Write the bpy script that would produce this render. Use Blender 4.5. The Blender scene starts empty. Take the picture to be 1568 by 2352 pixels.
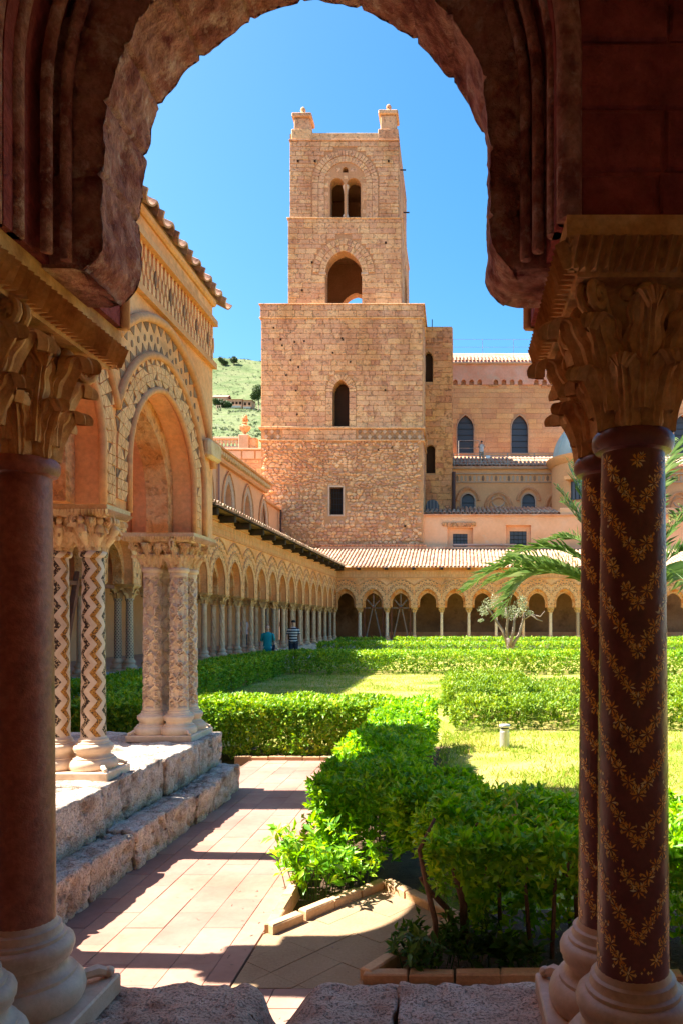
import bpy, bmesh, math, random
import numpy as np
from mathutils import Vector, Matrix

random.seed(7)
SC = bpy.context.scene
COL = SC.collection
R = math.radians
PI = math.pi

# ------------------------------------------------------------------ camera
cam_d = bpy.data.cameras.new('camera')
cam = bpy.data.objects.new('camera', cam_d)
COL.objects.link(cam)
cam.location = (0, 0, 1.7)
cam.rotation_euler = (R(90), 0, 0)
cam_d.sensor_fit = 'HORIZONTAL'
cam_d.sensor_width = 36
cam_d.lens = 1700 / 1568 * 36
cam_d.shift_x = -(1050 - 784) / 1568
cam_d.shift_y = (1427 - 1176) / 1568
cam_d.clip_start = 0.02
cam_d.clip_end = 6000
SC.camera = cam

# ------------------------------------------------------------------ sky, sun, exposure
SUN = Vector((-0.77, 0.03, 1.0)).normalized()        # towards the sun
world = bpy.data.worlds.new('World')
SC.world = world
world.use_nodes = True
wn = world.node_tree
wn.nodes.clear()
sky = wn.nodes.new('ShaderNodeTexSky')
sky.sky_type = 'NISHITA'
sky.sun_disc = False
sky.sun_elevation = math.asin(SUN.z)
sky.sun_rotation = math.atan2(SUN.x, SUN.y)
sky.air_density = 1.0
sky.dust_density = 1.5
sky.ozone_density = 1.6
wbg = wn.nodes.new('ShaderNodeBackground')
wbg.inputs['Strength'].default_value = 0.052
wout = wn.nodes.new('ShaderNodeOutputWorld')
hs_ = wn.nodes.new('ShaderNodeHueSaturation')
hs_.inputs['Hue'].default_value = 0.492
hs_.inputs['Saturation'].default_value = 1.42
wn.links.new(sky.outputs[0], hs_.inputs['Color'])
wn.links.new(hs_.outputs[0], wbg.inputs[0])
wn.links.new(wbg.outputs[0], wout.inputs[0])
sun_d = bpy.data.lights.new('sun', 'SUN')
sun_d.energy = 3.4
sun_d.angle = R(0.53)
sun_d.color = (1.0, 0.93, 0.82)
sun = bpy.data.objects.new('sun', sun_d)
COL.objects.link(sun)
sun.location = (-20, 0, 40)
sun.rotation_euler = SUN.to_track_quat('Z', 'Y').to_euler()
SC.view_settings.view_transform = 'Standard'
SC.view_settings.look = 'None'
SC.view_settings.exposure = 2.6
SC.view_settings.gamma = 1.0
SC.view_settings.use_curve_mapping = False
SC.render.engine = 'CYCLES'
SC.cycles.max_bounces = 8
SC.cycles.diffuse_bounces = 5
SC.cycles.transparent_max_bounces = 6

# ------------------------------------------------------------------ helpers
GZ = -0.12                                    # level of the garden path


def at(px, py, Y):                            # a photo pixel (1568 wide) at depth Y
    return ((px - 1050) * Y / 1700, Y, 1.7 - (py - 1427) * Y / 1700)


def pX(px, Y): return (px - 1050) * Y / 1700
def pZ(py, Y): return 1.7 - (py - 1427) * Y / 1700


_rng = np.random.RandomState(3)
_TAB = _rng.rand(32, 32, 32)


def vnoise(P):
    P = np.asarray(P, float)
    i = np.floor(P).astype(int)
    f = P - i
    f = f * f * (3 - 2 * f)
    o = 0
    for dx in (0, 1):
        for dy in (0, 1):
            for dz in (0, 1):
                w = (f[:, 0] if dx else 1 - f[:, 0]) * (f[:, 1] if dy else 1 - f[:, 1]) * (f[:, 2] if dz else 1 - f[:, 2])
                o = o + w * _TAB[(i[:, 0] + dx) % 32, (i[:, 1] + dy) % 32, (i[:, 2] + dz) % 32]
    return o * 2 - 1


def fbm(P, oct=4):
    P = np.asarray(P, float)
    o, a = 0, 1.0
    for k in range(oct):
        o = o + a * vnoise(P * (2 ** k) + 7.3 * k)
        a *= 0.5
    return o


def mesh_np(name, V, F, smooth=False, mi=None):
    """V (n,3), F (m,k) uniform polygons"""
    V = np.asarray(V, np.float32)
    F = np.asarray(F, np.int32)
    m = bpy.data.meshes.new(name)
    m.vertices.add(len(V))
    m.vertices.foreach_set('co', V.ravel())
    n, k = F.shape
    m.loops.add(n * k)
    m.loops.foreach_set('vertex_index', F.ravel())
    m.polygons.add(n)
    m.polygons.foreach_set('loop_start', np.arange(0, n * k, k, dtype=np.int32))
    m.polygons.foreach_set('loop_total', np.full(n, k, np.int32))
    if smooth:
        m.polygons.foreach_set('use_smooth', np.ones(n, bool))
    m.update(calc_edges=True)
    m.validate()
    return m


def thing(name, label, cat, loc=(0, 0, 0), group=None):
    o = bpy.data.objects.new(name, None)
    o.empty_display_size = 0.2
    COL.objects.link(o)
    o.location = loc
    o['label'] = label
    o['category'] = cat
    if group:
        o['group'] = group
    return o


def tag(o, label=None, cat=None, group=None, kind=None):
    if label: o['label'] = label
    if cat: o['category'] = cat
    if group: o['group'] = group
    if kind: o['kind'] = kind
    return o


def obj(name, mesh, mat=None, parent=None, loc=None, rot=None, scale=None, kind=None, label=None):
    o = bpy.data.objects.new(name, mesh)
    if mat is not None and not mesh.materials:
        mesh.materials.append(mat)
    if parent is not None:
        o.parent = parent
        if parent.type == 'EMPTY':
            o.matrix_parent_inverse = Matrix.Translation(-Vector(parent.location))
    if loc is not None: o.location = loc
    if rot is not None: o.rotation_euler = rot
    if scale is not None: o.scale = scale
    if kind: o['kind'] = kind
    if label: o['label'] = label
    COL.objects.link(o)
    return o


class MB:
    def __init__(self):
        self.v = []
        self.f = []

    def add(self, vs, fs):
        b = len(self.v)
        self.v.extend([tuple(p) for p in vs])
        self.f.extend([tuple(i + b for i in q) for q in fs])
        return self

    def quad(self, a, b, c, d):
        return self.add((a, b, c, d), ((0, 1, 2, 3),))

    def box(self, x0, x1, y0, y1, z0, z1):
        return self.add([(x0, y0, z0), (x1, y0, z0), (x1, y1, z0), (x0, y1, z0),
                         (x0, y0, z1), (x1, y0, z1), (x1, y1, z1), (x0, y1, z1)],
                        [(0, 3, 2, 1), (4, 5, 6, 7), (0, 1, 5, 4), (1, 2, 6, 5), (2, 3, 7, 6), (3, 0, 4, 7)])

    def bbox(self, x0, x1, y0, y1, z0, z1, b=0.01):
        """box with chamfered edges"""
        V, Q = [], []
        X, Y, Z = (x0, x1), (y0, y1), (z0, z1)
        idx = {}
        for i in (0, 1):
            for j in (0, 1):
                for k in (0, 1):
                    sx, sy, sz = (b, -b)[i], (b, -b)[j], (b, -b)[k]
                    for ax, p in enumerate(((X[i], Y[j] + sy, Z[k] + sz), (X[i] + sx, Y[j], Z[k] + sz), (X[i] + sx, Y[j] + sy, Z[k]))):
                        idx[(i, j, k, ax)] = len(V)
                        V.append(p)
        for i in (0, 1):
            q = [(i, 0, 0, 0), (i, 1, 0, 0), (i, 1, 1, 0), (i, 0, 1, 0)]
            Q.append([idx[t] for t in (q if i else q[::-1])])
            q = [(0, i, 0, 1), (1, i, 0, 1), (1, i, 1, 1), (0, i, 1, 1)]
            Q.append([idx[t] for t in (q[::-1] if i else q)])
            q = [(0, 0, i, 2), (1, 0, i, 2), (1, 1, i, 2), (0, 1, i, 2)]
            Q.append([idx[t] for t in (q if i else q[::-1])])
        for i in (0, 1):
            for j in (0, 1):
                Q.append([idx[t] for t in ((i, j, 0, 0), (i, j, 1, 0), (i, j, 1, 1), (i, j, 0, 1))])
                Q.append([idx[t] for t in ((i, 0, j, 0), (i, 1, j, 0), (i, 1, j, 2), (i, 0, j, 2))])
                Q.append([idx[t] for t in ((0, i, j, 1), (1, i, j, 1), (1, i, j, 2), (0, i, j, 2))])
                for k in (0, 1):
                    Q.append([idx[(i, j, k, 0)], idx[(i, j, k, 1)], idx[(i, j, k, 2)]])
        return self.add(V, Q)

    def lathe(self, prof, seg=24, c=(0, 0, 0), rfun=None, caps=False):
        V, Q = [], []
        n = len(prof)
        for (r, z) in prof:
            for k in range(seg):
                a = 2 * PI * k / seg
                rr = rfun(r, z, a) if rfun else r
                V.append((c[0] + rr * math.cos(a), c[1] + rr * math.sin(a), c[2] + z))
        for i in range(n - 1):
            for k in range(seg):
                k2 = (k + 1) % seg
                Q.append((i * seg + k, i * seg + k2, (i + 1) * seg + k2, (i + 1) * seg + k))
        if caps:
            Q.append(tuple(range(seg - 1, -1, -1)))
            Q.append(tuple((n - 1) * seg + k for k in range(seg)))
        return self.add(V, Q)

    def tube(self, pts, rad, seg=6, cap=True):
        pts = [Vector(p) for p in pts]
        n = len(pts)
        if not hasattr(rad, '__len__'):
            rad = [rad] * n
        V, Q = [], []
        up = Vector((0, 0, 1))
        prev = None
        for i, p in enumerate(pts):
            d = (pts[min(i + 1, n - 1)] - pts[max(i - 1, 0)])
            if d.length < 1e-9: d = Vector((0, 0, 1))
            d.normalize()
            if prev is None:
                a = d.orthogonal().normalized()
            else:
                a = (prev - d * prev.dot(d))
                a = a.normalized() if a.length > 1e-6 else d.orthogonal().normalized()
            prev = a
            b = d.cross(a)
            for k in range(seg):
                t = 2 * PI * k / seg
                V.append(p + (a * math.cos(t) + b * math.sin(t)) * rad[i])
        for i in range(n - 1):
            for k in range(seg):
                k2 = (k + 1) % seg
                Q.append((i * seg + k, i * seg + k2, (i + 1) * seg + k2, (i + 1) * seg + k))
        if cap:
            Q.append(tuple(range(seg - 1, -1, -1)))
            Q.append(tuple((n - 1) * seg + k for k in range(seg)))
        return self.add(V, Q)

    def ball(self, c, r, su=10, sv=7):
        rx, ry, rz = r if hasattr(r, '__len__') else (r, r, r)
        V = [(c[0], c[1], c[2] - rz)]
        Q = []
        for j in range(1, sv):
            t = -PI / 2 + PI * j / sv
            for k in range(su):
                a = 2 * PI * k / su
                V.append((c[0] + rx * math.cos(t) * math.cos(a), c[1] + ry * math.cos(t) * math.sin(a), c[2] + rz * math.sin(t)))
        V.append((c[0], c[1], c[2] + rz))
        for k in range(su):
            Q.append((0, 1 + (k + 1) % su, 1 + k))
            Q.append((len(V) - 1, 1 + (sv - 2) * su + k, 1 + (sv - 2) * su + (k + 1) % su))
        for j in range(sv - 2):
            for k in range(su):
                k2 = (k + 1) % su
                Q.append((1 + j * su + k, 1 + j * su + k2, 1 + (j + 1) * su + k2, 1 + (j + 1) * su + k))
        return self.add(V, Q)

    def grid(self, P):
        """P: (n,m,3) array"""
        n, m = P.shape[:2]
        V = [tuple(p) for p in P.reshape(-1, 3)]
        Q = [(i * m + j, i * m + j + 1, (i + 1) * m + j + 1, (i + 1) * m + j) for i in range(n - 1) for j in range(m - 1)]
        return self.add(V, Q)

    def prism(self, poly, f, v0, v1):
        """poly: (u,z) list; f maps (u,v,z) to the world; v1 is the front"""
        n = len(poly)
        V = [f(u, v0, z) for u, z in poly] + [f(u, v1, z) for u, z in poly]
        Q = [tuple(range(n - 1, -1, -1)), tuple(range(n, 2 * n))]
        for i in range(n):
            j = (i + 1) % n
            Q.append((i, j, n + j, n + i))
        return self.add(V, Q)

    def mesh(self, name, smooth=False, origin=None, weld=False, recalc=False):
        m = bpy.data.meshes.new(name)
        v = self.v
        if origin is not None:
            v = [(p[0] - origin[0], p[1] - origin[1], p[2] - origin[2]) for p in v]
        m.from_pydata([tuple(p) for p in v], [], self.f)
        if weld or recalc:
            bm = bmesh.new()
            bm.from_mesh(m)
            if weld:
                bmesh.ops.remove_doubles(bm, verts=bm.verts, dist=1e-4)
            bmesh.ops.recalc_face_normals(bm, faces=bm.faces)
            bm.to_mesh(m)
            bm.free()
        if smooth:
            m.polygons.foreach_set('use_smooth', [True] * len(m.polygons))
            if smooth == 'auto':
                m.set_sharp_from_angle(angle=R(40))
        m.update()
        return m

    def build(self, name, mat, parent=None, smooth=False, origin=None, kind=None, label=None, weld=False, recalc=False):
        o = obj(name, self.mesh(name, smooth, origin, weld, recalc), mat, parent, kind=kind, label=label)
        if origin is not None:
            o.location = origin
        return o


def rough_box(name, x0, x1, y0, y1, z0, z1, res=0.03, amp=0.02, freq=6, rnd=0.03, seed=0, oct=4, cut=None, pits=0.0):
    """stone block: rounded, uneven, welded box"""
    nx = max(2, int(round((x1 - x0) / res))); ny = max(2, int(round((y1 - y0) / res))); nz = max(2, int(round((z1 - z0) / res)))
    idx, pts, F = {}, [], []

    def vid(i, j, k):
        t = (i, j, k)
        if t not in idx:
            idx[t] = len(pts)
            pts.append((i / nx, j / ny, k / nz))
        return idx[t]
    for i in range(nx):
        for j in range(ny):
            F.append((vid(i, j, nz), vid(i + 1, j, nz), vid(i + 1, j + 1, nz), vid(i, j + 1, nz)))
            F.append((vid(i, j, 0), vid(i, j + 1, 0), vid(i + 1, j + 1, 0), vid(i + 1, j, 0)))
    for i in range(nx):
        for k in range(nz):
            F.append((vid(i, 0, k), vid(i + 1, 0, k), vid(i + 1, 0, k + 1), vid(i, 0, k + 1)))
            F.append((vid(i, ny, k), vid(i, ny, k + 1), vid(i + 1, ny, k + 1), vid(i + 1, ny, k)))
    for j in range(ny):
        for k in range(nz):
            F.append((vid(0, j, k), vid(0, j, k + 1), vid(0, j + 1, k + 1), vid(0, j + 1, k)))
            F.append((vid(nx, j, k), vid(nx, j + 1, k), vid(nx, j + 1, k + 1), vid(nx, j, k + 1)))
    P = np.array(pts)
    lo = np.array((x0, y0, z0)); hi = np.array((x1, y1, z1))
    P = lo + P * (hi - lo)
    r = min(rnd, 0.45 * (hi - lo).min())
    C = np.clip(P, lo + r, hi - r)
    D = P - C
    L = np.linalg.norm(D, axis=1, keepdims=True)
    L[L < 1e-9] = 1
    N = D / L
    P = C + N * r
    s = seed * 13.7
    h = fbm(P * freq + s, oct) * amp
    if pits:
        q = vnoise(P * freq * 3.3 + s + 50)
        q2 = vnoise(P * freq * 1.1 + s + 80)
        h = h - pits * np.clip(q - 0.25 + 0.3 * q2, 0, 1) * 1.6
    P = P + N * h[:, None] + np.stack([vnoise(P * freq * .5 + s + 9), vnoise(P * freq * .5 + s + 19), 0 * h], 1) * amp * .5
    if cut is not None:
        P = cut(P)
    return mesh_np(name, P, np.array(F), smooth=True)


# ------------------------------------------------------------------ materials
def _n(nt, kind, **kw):
    n = nt.nodes.new(kind)
    for k, v in kw.items():
        if k.startswith('i_'):
            n.inputs[int(k[2:])].default_value = v
        else:
            setattr(n, k, v)
    return n


def _ramp(nt, fac, stops, interp='LINEAR'):
    r = nt.nodes.new('ShaderNodeValToRGB')
    r.color_ramp.interpolation = interp
    e = r.color_ramp.elements
    while len(e) < len(stops):
        e.new(0.5)
    for el, (p, c) in zip(e, stops):
        el.position = p
        el.color = (*c, 1) if len(c) == 3 else c
    nt.links.new(fac, r.inputs[0])
    return r.outputs[0]


def _math(nt, op, a, b=None, c=None):
    m = nt.nodes.new('ShaderNodeMath')
    m.operation = op
    for i, x in enumerate((a, b, c)):
        if x is None: continue
        if hasattr(x, 'is_linked') or hasattr(x, 'links'):
            nt.links.new(x, m.inputs[i])
        else:
            m.inputs[i].default_value = x
    return m.outputs[0]


def _mix(nt, fac, a, b, mode='MIX'):
    m = nt.nodes.new('ShaderNodeMix')
    m.data_type = 'RGBA'
    m.blend_type = mode
    for s, x in ((m.inputs[0], fac), (m.inputs[6], a), (m.inputs[7], b)):
        if hasattr(x, 'links'):
            nt.links.new(x, s)
        elif hasattr(x, '__len__'):
            s.default_value = (*x, 1) if len(x) == 3 else x
        else:
            s.default_value = x
    return m.outputs[2]


def _noise(nt, vec, scale, detail=4, rough=0.55):
    n = nt.nodes.new('ShaderNodeTexNoise')
    n.inputs['Scale'].default_value = scale
    n.inputs['Detail'].default_value = detail
    n.inputs['Roughness'].default_value = rough
    nt.links.new(vec, n.inputs['Vector'])
    return n.outputs[0]


def new_mat(name, rough=0.85, spec=0.3):
    m = bpy.data.materials.new(name)
    m.use_nodes = True
    nt = m.node_tree
    b = nt.nodes['Principled BSDF']
    b.inputs['Roughness'].default_value = rough
    b.inputs['Specular IOR Level'].default_value = spec
    return m, nt, b


def pos(nt, obj_space=False):
    if obj_space:
        return nt.nodes.new('ShaderNodeTexCoord').outputs['Object']
    return nt.nodes.new('ShaderNodeNewGeometry').outputs['Position']


def rnd(nt):
    """0..1 for each object and each loose piece"""
    a = nt.nodes.new('ShaderNodeObjectInfo').outputs['Random']
    b = nt.nodes.new('ShaderNodeNewGeometry').outputs['Random Per Island']
    return _math(nt, 'FRACT', _math(nt, 'ADD', a, b))


def hsv(nt, col, h=None, s=None, v=None):
    n = nt.nodes.new('ShaderNodeHueSaturation')
    nt.links.new(col, n.inputs['Color'])
    for key, x in (('Hue', h), ('Saturation', s), ('Value', v)):
        if x is None: continue
        if hasattr(x, 'links'):
            nt.links.new(x, n.inputs[key])
        else:
            n.inputs[key].default_value = x
    return n.outputs[0]


def stone(name, cols, scale=1.2, fine=25, fine_amt=0.35, bump=0.5, bdist=0.01, rough=0.9, var=0.0, hue=0.0,
          pits=0.0, pit_scale=40, pit_col=(0.05, 0.035, 0.025), stain=None, stain_scale=0.7, stretch=1.0, stain_lo=.5, spec=.25):
    m, nt, b = new_mat(name, rough, spec)
    p = pos(nt)
    if stretch != 1.0:
        mp = _n(nt, 'ShaderNodeMapping')
        nt.links.new(p, mp.inputs[0])
        mp.inputs['Scale'].default_value = (1, 1, stretch)
        ps = mp.outputs[0]
    else:
        ps = p
    c = _ramp(nt, _noise(nt, ps, scale, 5, 0.6), [(0.3 + 0.4 * i / (len(cols) - 1), q) for i, q in enumerate(cols)])
    fn = _noise(nt, p, fine, 5, 0.65)
    d = _math(nt, 'MULTIPLY_ADD', fn, 2 * fine_amt, 1 - fine_amt)
    c = _mix(nt, 1.0, c, d, 'MULTIPLY')
    if stain is not None:
        sf = _ramp(nt, _noise(nt, ps, stain_scale, 6, 0.7), [(stain_lo, (0, 0, 0)), (stain_lo + .14, (1, 1, 1))])
        c = _mix(nt, sf, c, stain)
    h = fn
    if pits:
        vo = nt.nodes.new('ShaderNodeTexNoise')
        vo.inputs['Scale'].default_value = pit_scale
        vo.inputs['Detail'].default_value = 3
        nt.links.new(p, vo.inputs['Vector'])
        pf = _ramp(nt, vo.outputs[0], [(0.36, (1, 1, 1)), (0.44, (0, 0, 0))])
        c = _mix(nt, _math(nt, 'MULTIPLY', pf, pits), c, pit_col)
        h = _math(nt, 'SUBTRACT', fn, _math(nt, 'MULTIPLY', pf, 0.8))
    if var or hue:
        rr = rnd(nt)
        c = hsv(nt, c, _math(nt, 'MULTIPLY_ADD', rr, hue, 0.5 - hue / 2) if hue else None, None,
                _math(nt, 'MULTIPLY_ADD', rr, 2 * var, 1 - var))
    nt.links.new(c, b.inputs['Base Color'])
    if bump:
        bp = nt.nodes.new('ShaderNodeBump')
        bp.inputs['Strength'].default_value = bump
        bp.inputs['Distance'].default_value = bdist
        nt.links.new(h, bp.inputs['Height'])
        nt.links.new(bp.outputs[0], b.inputs['Normal'])
    return m


def flat(name, col, rough=0.6, spec=0.3, metal=0.0, var=0.0):
    m, nt, b = new_mat(name, rough, spec)
    b.inputs['Metallic'].default_value = metal
    p = pos(nt)
    d = _math(nt, 'MULTIPLY_ADD', _noise(nt, p, 9, 4), 0.3, 0.85)
    c = _mix(nt, 1.0, (*col, 1), d, 'MULTIPLY')
    if var:
        c = hsv(nt, c, None, None, _math(nt, 'MULTIPLY_ADD', rnd(nt), 2 * var, 1 - var))
    nt.links.new(c, b.inputs['Base Color'])
    return m


def leafmat(name, stops, transl=0.35, rough=0.45, vscale=1.3, spec=.4):
    m, nt, b = new_mat(name, rough, spec)
    r0 = nt.nodes.new('ShaderNodeNewGeometry').outputs['Random Per Island']
    r1 = nt.nodes.new('ShaderNodeObjectInfo').outputs['Random']
    rr = _math(nt, 'FRACT', _math(nt, 'ADD', r0, r1))
    nz = _noise(nt, pos(nt), vscale, 3)
    f = _math(nt, 'ADD', _math(nt, 'MULTIPLY', rr, 0.65), _math(nt, 'MULTIPLY_ADD', nz, 0.9, -0.28))
    c = _ramp(nt, f, stops)
    nt.links.new(c, b.inputs['Base Color'])
    t = nt.nodes.new('ShaderNodeBsdfTranslucent')
    tc = hsv(nt, c, 0.48, 1.1, 1.5)
    nt.links.new(tc, t.inputs['Color'])
    mx = nt.nodes.new('ShaderNodeMixShader')
    mx.inputs[0].default_value = transl
    nt.links.new(b.outputs[0], mx.inputs[1])
    nt.links.new(t.outputs[0], mx.inputs[2])
    nt.links.new(mx.outputs[0], nt.nodes['Material Output'].inputs[0])
    return m


MT = {}
MT['tufa'] = stone('tufa', [(.36, .25, .18), (.56, .44, .35), (.68, .58, .49), (.52, .40, .31)], scale=5, fine=70, fine_amt=.6, bump=.9, bdist=.012, pits=.35, pit_scale=75, pit_col=(.16, .11, .085), var=.1, stain=(.22, .155, .12), stain_scale=3.2, stain_lo=.54)
MT['near_tufa'] = stone('near_tufa', [(.52, .28, .19), (.70, .44, .32), (.78, .55, .43)], scale=7, fine=110, fine_amt=.5, bump=1, bdist=.01, pits=.35, pit_scale=110, pit_col=(.20, .10, .07), var=.06)
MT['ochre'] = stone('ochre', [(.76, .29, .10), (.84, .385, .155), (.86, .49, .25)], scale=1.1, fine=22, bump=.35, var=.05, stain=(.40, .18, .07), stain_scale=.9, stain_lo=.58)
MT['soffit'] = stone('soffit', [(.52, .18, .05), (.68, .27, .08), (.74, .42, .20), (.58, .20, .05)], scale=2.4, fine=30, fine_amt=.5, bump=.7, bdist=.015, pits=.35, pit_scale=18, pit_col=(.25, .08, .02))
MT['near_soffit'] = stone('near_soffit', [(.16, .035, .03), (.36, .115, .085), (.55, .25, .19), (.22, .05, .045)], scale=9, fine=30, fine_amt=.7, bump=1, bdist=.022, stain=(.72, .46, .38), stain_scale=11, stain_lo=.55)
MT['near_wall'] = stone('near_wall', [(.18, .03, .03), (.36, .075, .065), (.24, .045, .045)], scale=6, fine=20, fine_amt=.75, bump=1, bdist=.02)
MT['inlay_light'] = stone('inlay_light', [(.76, .37, .155), (.84, .48, .235), (.80, .40, .17)], scale=2, fine=40, bump=.3, var=.12)
MT['inlay_dark'] = stone('inlay_dark', [(.25, .14, .08), (.36, .22, .13)], scale=6, fine=60, bump=.4, var=.2)
MT['joint'] = stone('joint', [(.34, .20, .11), (.44, .27, .15)], scale=3, fine=40, bump=.4)
MT['tower'] = stone('tower', [(.47, .238, .108), (.59, .328, .165), (.67, .41, .225), (.52, .262, .122)], scale=.55, fine=9, fine_amt=.5, bump=.8, bdist=.04, var=.12, hue=.02, pits=.45, pit_scale=5, pit_col=(.22, .11, .055), stain=(.72, .50, .34), stain_scale=1.1, stain_lo=.63, stretch=.45)
MT['tower_joint'] = stone('tower_joint', [(.44, .225, .105), (.54, .30, .15)], scale=1, fine=9, bump=.5, bdist=.03)
MT['rubble'] = stone('rubble', [(.50, .25, .12), (.64, .36, .195), (.74, .47, .28)], scale=.5, fine=10, fine_amt=.5, bump=.9, bdist=.05, var=.22, hue=.025)
MT['rubble_joint'] = stone('rubble_joint', [(.44, .22, .095), (.56, .30, .14)], scale=.6, fine=6, bump=.8, bdist=.06)
MT['turret'] = stone('turret', [(.48, .205, .08), (.60, .285, .12), (.64, .34, .17)], scale=.6, fine=7, fine_amt=.5, bump=.8, bdist=.04, var=.15, hue=.02, pits=.5, pit_scale=4, pit_col=(.18, .08, .03))
MT['nave'] = stone('nave', [(.66, .31, .13), (.74, .38, .17), (.76, .43, .22)], scale=.35, fine=8, fine_amt=.35, bump=.4, bdist=.03, var=.1, hue=.015)
MT['nave_joint'] = stone('nave_joint', [(.58, .28, .13), (.64, .32, .16)], scale=.6, fine=8, bump=.3)
MT['pink'] = stone('pink', [(.78, .37, .17), (.84, .45, .24), (.80, .49, .30)], scale=.35, fine=5, fine_amt=.14, bump=.12, stain=(.66, .50, .36), stain_scale=.55, stain_lo=.6)
MT['pink_red'] = stone('pink_red', [(.66, .29, .18), (.74, .38, .26), (.72, .48, .38)], scale=.5, fine=6, fine_amt=.2, bump=.15, stain=(.62, .40, .28), stain_scale=.8)
MT['aisle'] = stone('aisle', [(.72, .33, .13), (.80, .41, .18), (.76, .37, .16)], scale=.4, fine=6, fine_amt=.16, bump=.15)
MT['salmon'] = stone('salmon', [(.72, .34, .17), (.80, .42, .22), (.76, .40, .22)], scale=.4, fine=5, fine_amt=.15, bump=.15)
MT['trim'] = stone('trim', [(.50, .33, .21), (.60, .43, .30)], scale=1, fine=12, bump=.4, bdist=.02)
MT['string'] = stone('string', [(.64, .27, .10), (.76, .38, .18)], scale=2, fine=20, bump=.5)
MT['tile'] = stone('tile', [(.36, .20, .125), (.46, .30, .20), (.54, .40, .29)], scale=1.4, fine=14, fine_amt=.35, bump=.4, var=.2, hue=.03)
MT['tile_red'] = stone('tile_red', [(.52, .20, .10), (.62, .30, .17), (.62, .40, .28)], scale=1.2, fine=14, fine_amt=.35, bump=.4, var=.2, hue=.02)
MT['tile_near'] = stone('tile_near', [(.34, .15, .09), (.48, .27, .17), (.56, .40, .28)], scale=5, fine=40, fine_amt=.4, bump=.5, var=.15)
MT['paving'] = stone('paving', [(.29, .145, .105), (.34, .185, .14), (.37, .225, .175)], scale=1.6, fine=18, fine_amt=.22, bump=.15, var=.12, stain=(.27, .165, .12), stain_scale=2.3, stain_lo=.6, hue=.012, rough=.75)
MT['paving_joint'] = stone('paving_joint', [(.19, .11, .08), (.25, .155, .115)], scale=3, fine=40, bump=.3)
MT['niche'] = stone('niche', [(.30, .19, .105), (.40, .27, .16)], scale=2.5, fine=60, fine_amt=.3, bump=.4)
MT['brick'] = stone('brick', [(.46, .27, .14), (.58, .38, .22)], scale=6, fine=50, fine_amt=.3, bump=.4, var=.18)
MT['soil'] = stone('soil', [(.07, .04, .025), (.14, .085, .05), (.19, .12, .065)], scale=5, fine=60, fine_amt=.5, bump=1, bdist=.03)
MT['lawn'] = stone('lawn', [(.12, .19, .022), (.27, .30, .045), (.48, .37, .12), (.19, .25, .03)], scale=.9, fine=45, fine_amt=.5, bump=.9, bdist=.03)
MT['floor'] = stone('floor', [(.60, .42, .32), (.70, .52, .41)], scale=1, fine=20, bump=.2)
MT['marble'] = stone('marble', [(.66, .47, .31), (.76, .58, .42), (.80, .64, .49)], scale=5, fine=40, fine_amt=.12, bump=.12, rough=.55, var=.06)
MT['marble_warm'] = stone('marble_warm', [(.58, .32, .165), (.70, .44, .26), (.76, .53, .35)], scale=5, fine=30, fine_amt=.22, bump=.25, rough=.65, var=.1)
MT['marble_near'] = stone('marble_near', [(.52, .28, .18), (.66, .42, .29), (.72, .51, .38)], scale=7, fine=60, fine_amt=.2, bump=.2, rough=.5, spec=.4)
MT['dark_shaft'] = stone('dark_shaft', [(.16, .03, .02), (.40, .12, .065), (.27, .065, .04)], scale=5, fine=45, fine_amt=.65, bump=.3, rough=.45, spec=.45, stain=(.46, .19, .12), stain_scale=8, stain_lo=.6)
MT['mosaic_shaft'] = stone('mosaic_shaft', [(.12, .022, .016), (.22, .055, .04), (.16, .032, .025)], scale=7, fine=60, fine_amt=.35, bump=.15, rough=.35, spec=.5)  # marble darkened in its colour for the shade on the backlit shafts
MT['capital'] = stone('capital', [(.50, .25, .09), (.64, .37, .16), (.72, .47, .25)], scale=8, fine=60, fine_amt=.35, bump=.5, bdist=.006)
MT['capital_near'] = stone('capital_near', [(.42, .17, .06), (.66, .33, .12), (.78, .47, .22)], scale=10, fine=60, fine_amt=.4, bump=.5, bdist=.006)
MT['capital_pale'] = stone('capital_pale', [(.60, .37, .18), (.72, .50, .28), (.76, .57, .36)], scale=8, fine=60, fine_amt=.3, bump=.4, bdist=.006)
MT['walk_wall'] = stone('walk_wall', [(.26, .125, .05), (.36, .18, .08), (.40, .22, .11)], scale=.5, fine=6, fine_amt=.3, bump=.3, stain=(.18, .085, .04), stain_scale=.6)
MT['plaster_pale'] = stone('plaster_pale', [(.70, .50, .36), (.80, .62, .47)], scale=.6, fine=8, fine_amt=.15, bump=.2)
MT['wood_pale'] = stone('wood_pale', [(.42, .26, .17), (.52, .35, .24)], scale=3, fine=20, bump=.2)
MT['wood_dark'] = stone('wood_dark', [(.035, .022, .016), (.07, .045, .03)], scale=4, fine=40, bump=.4)
MT['wood_red'] = stone('wood_red', [(.17, .055, .03), (.26, .10, .06)], scale=4, fine=30, bump=.3)
MT['wood_grey'] = stone('wood_grey', [(.20, .13, .10), (.32, .22, .17)], scale=4, fine=30, bump=.3)
MT['glass'] = flat('glass', (.045, .05, .065), rough=.35, spec=.5)
MT['lead'] = flat('lead', (.02, .02, .022), rough=.6)
MT['inside'] = flat('inside', (.05, .028, .018), rough=1, spec=0)
MT['rail'] = flat('rail', (.36, .33, .30), rough=.5, metal=.3)
MT['copper'] = stone('copper', [(.30, .42, .40), (.42, .53, .50), (.5, .58, .54)], scale=.6, fine=5, fine_amt=.15, bump=.1, rough=.6)
MT['pipe'] = flat('pipe', (.07, .035, .03), rough=.6)
MT['pipe_pink'] = flat('pipe_pink', (.42, .22, .17), rough=.6)
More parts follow.
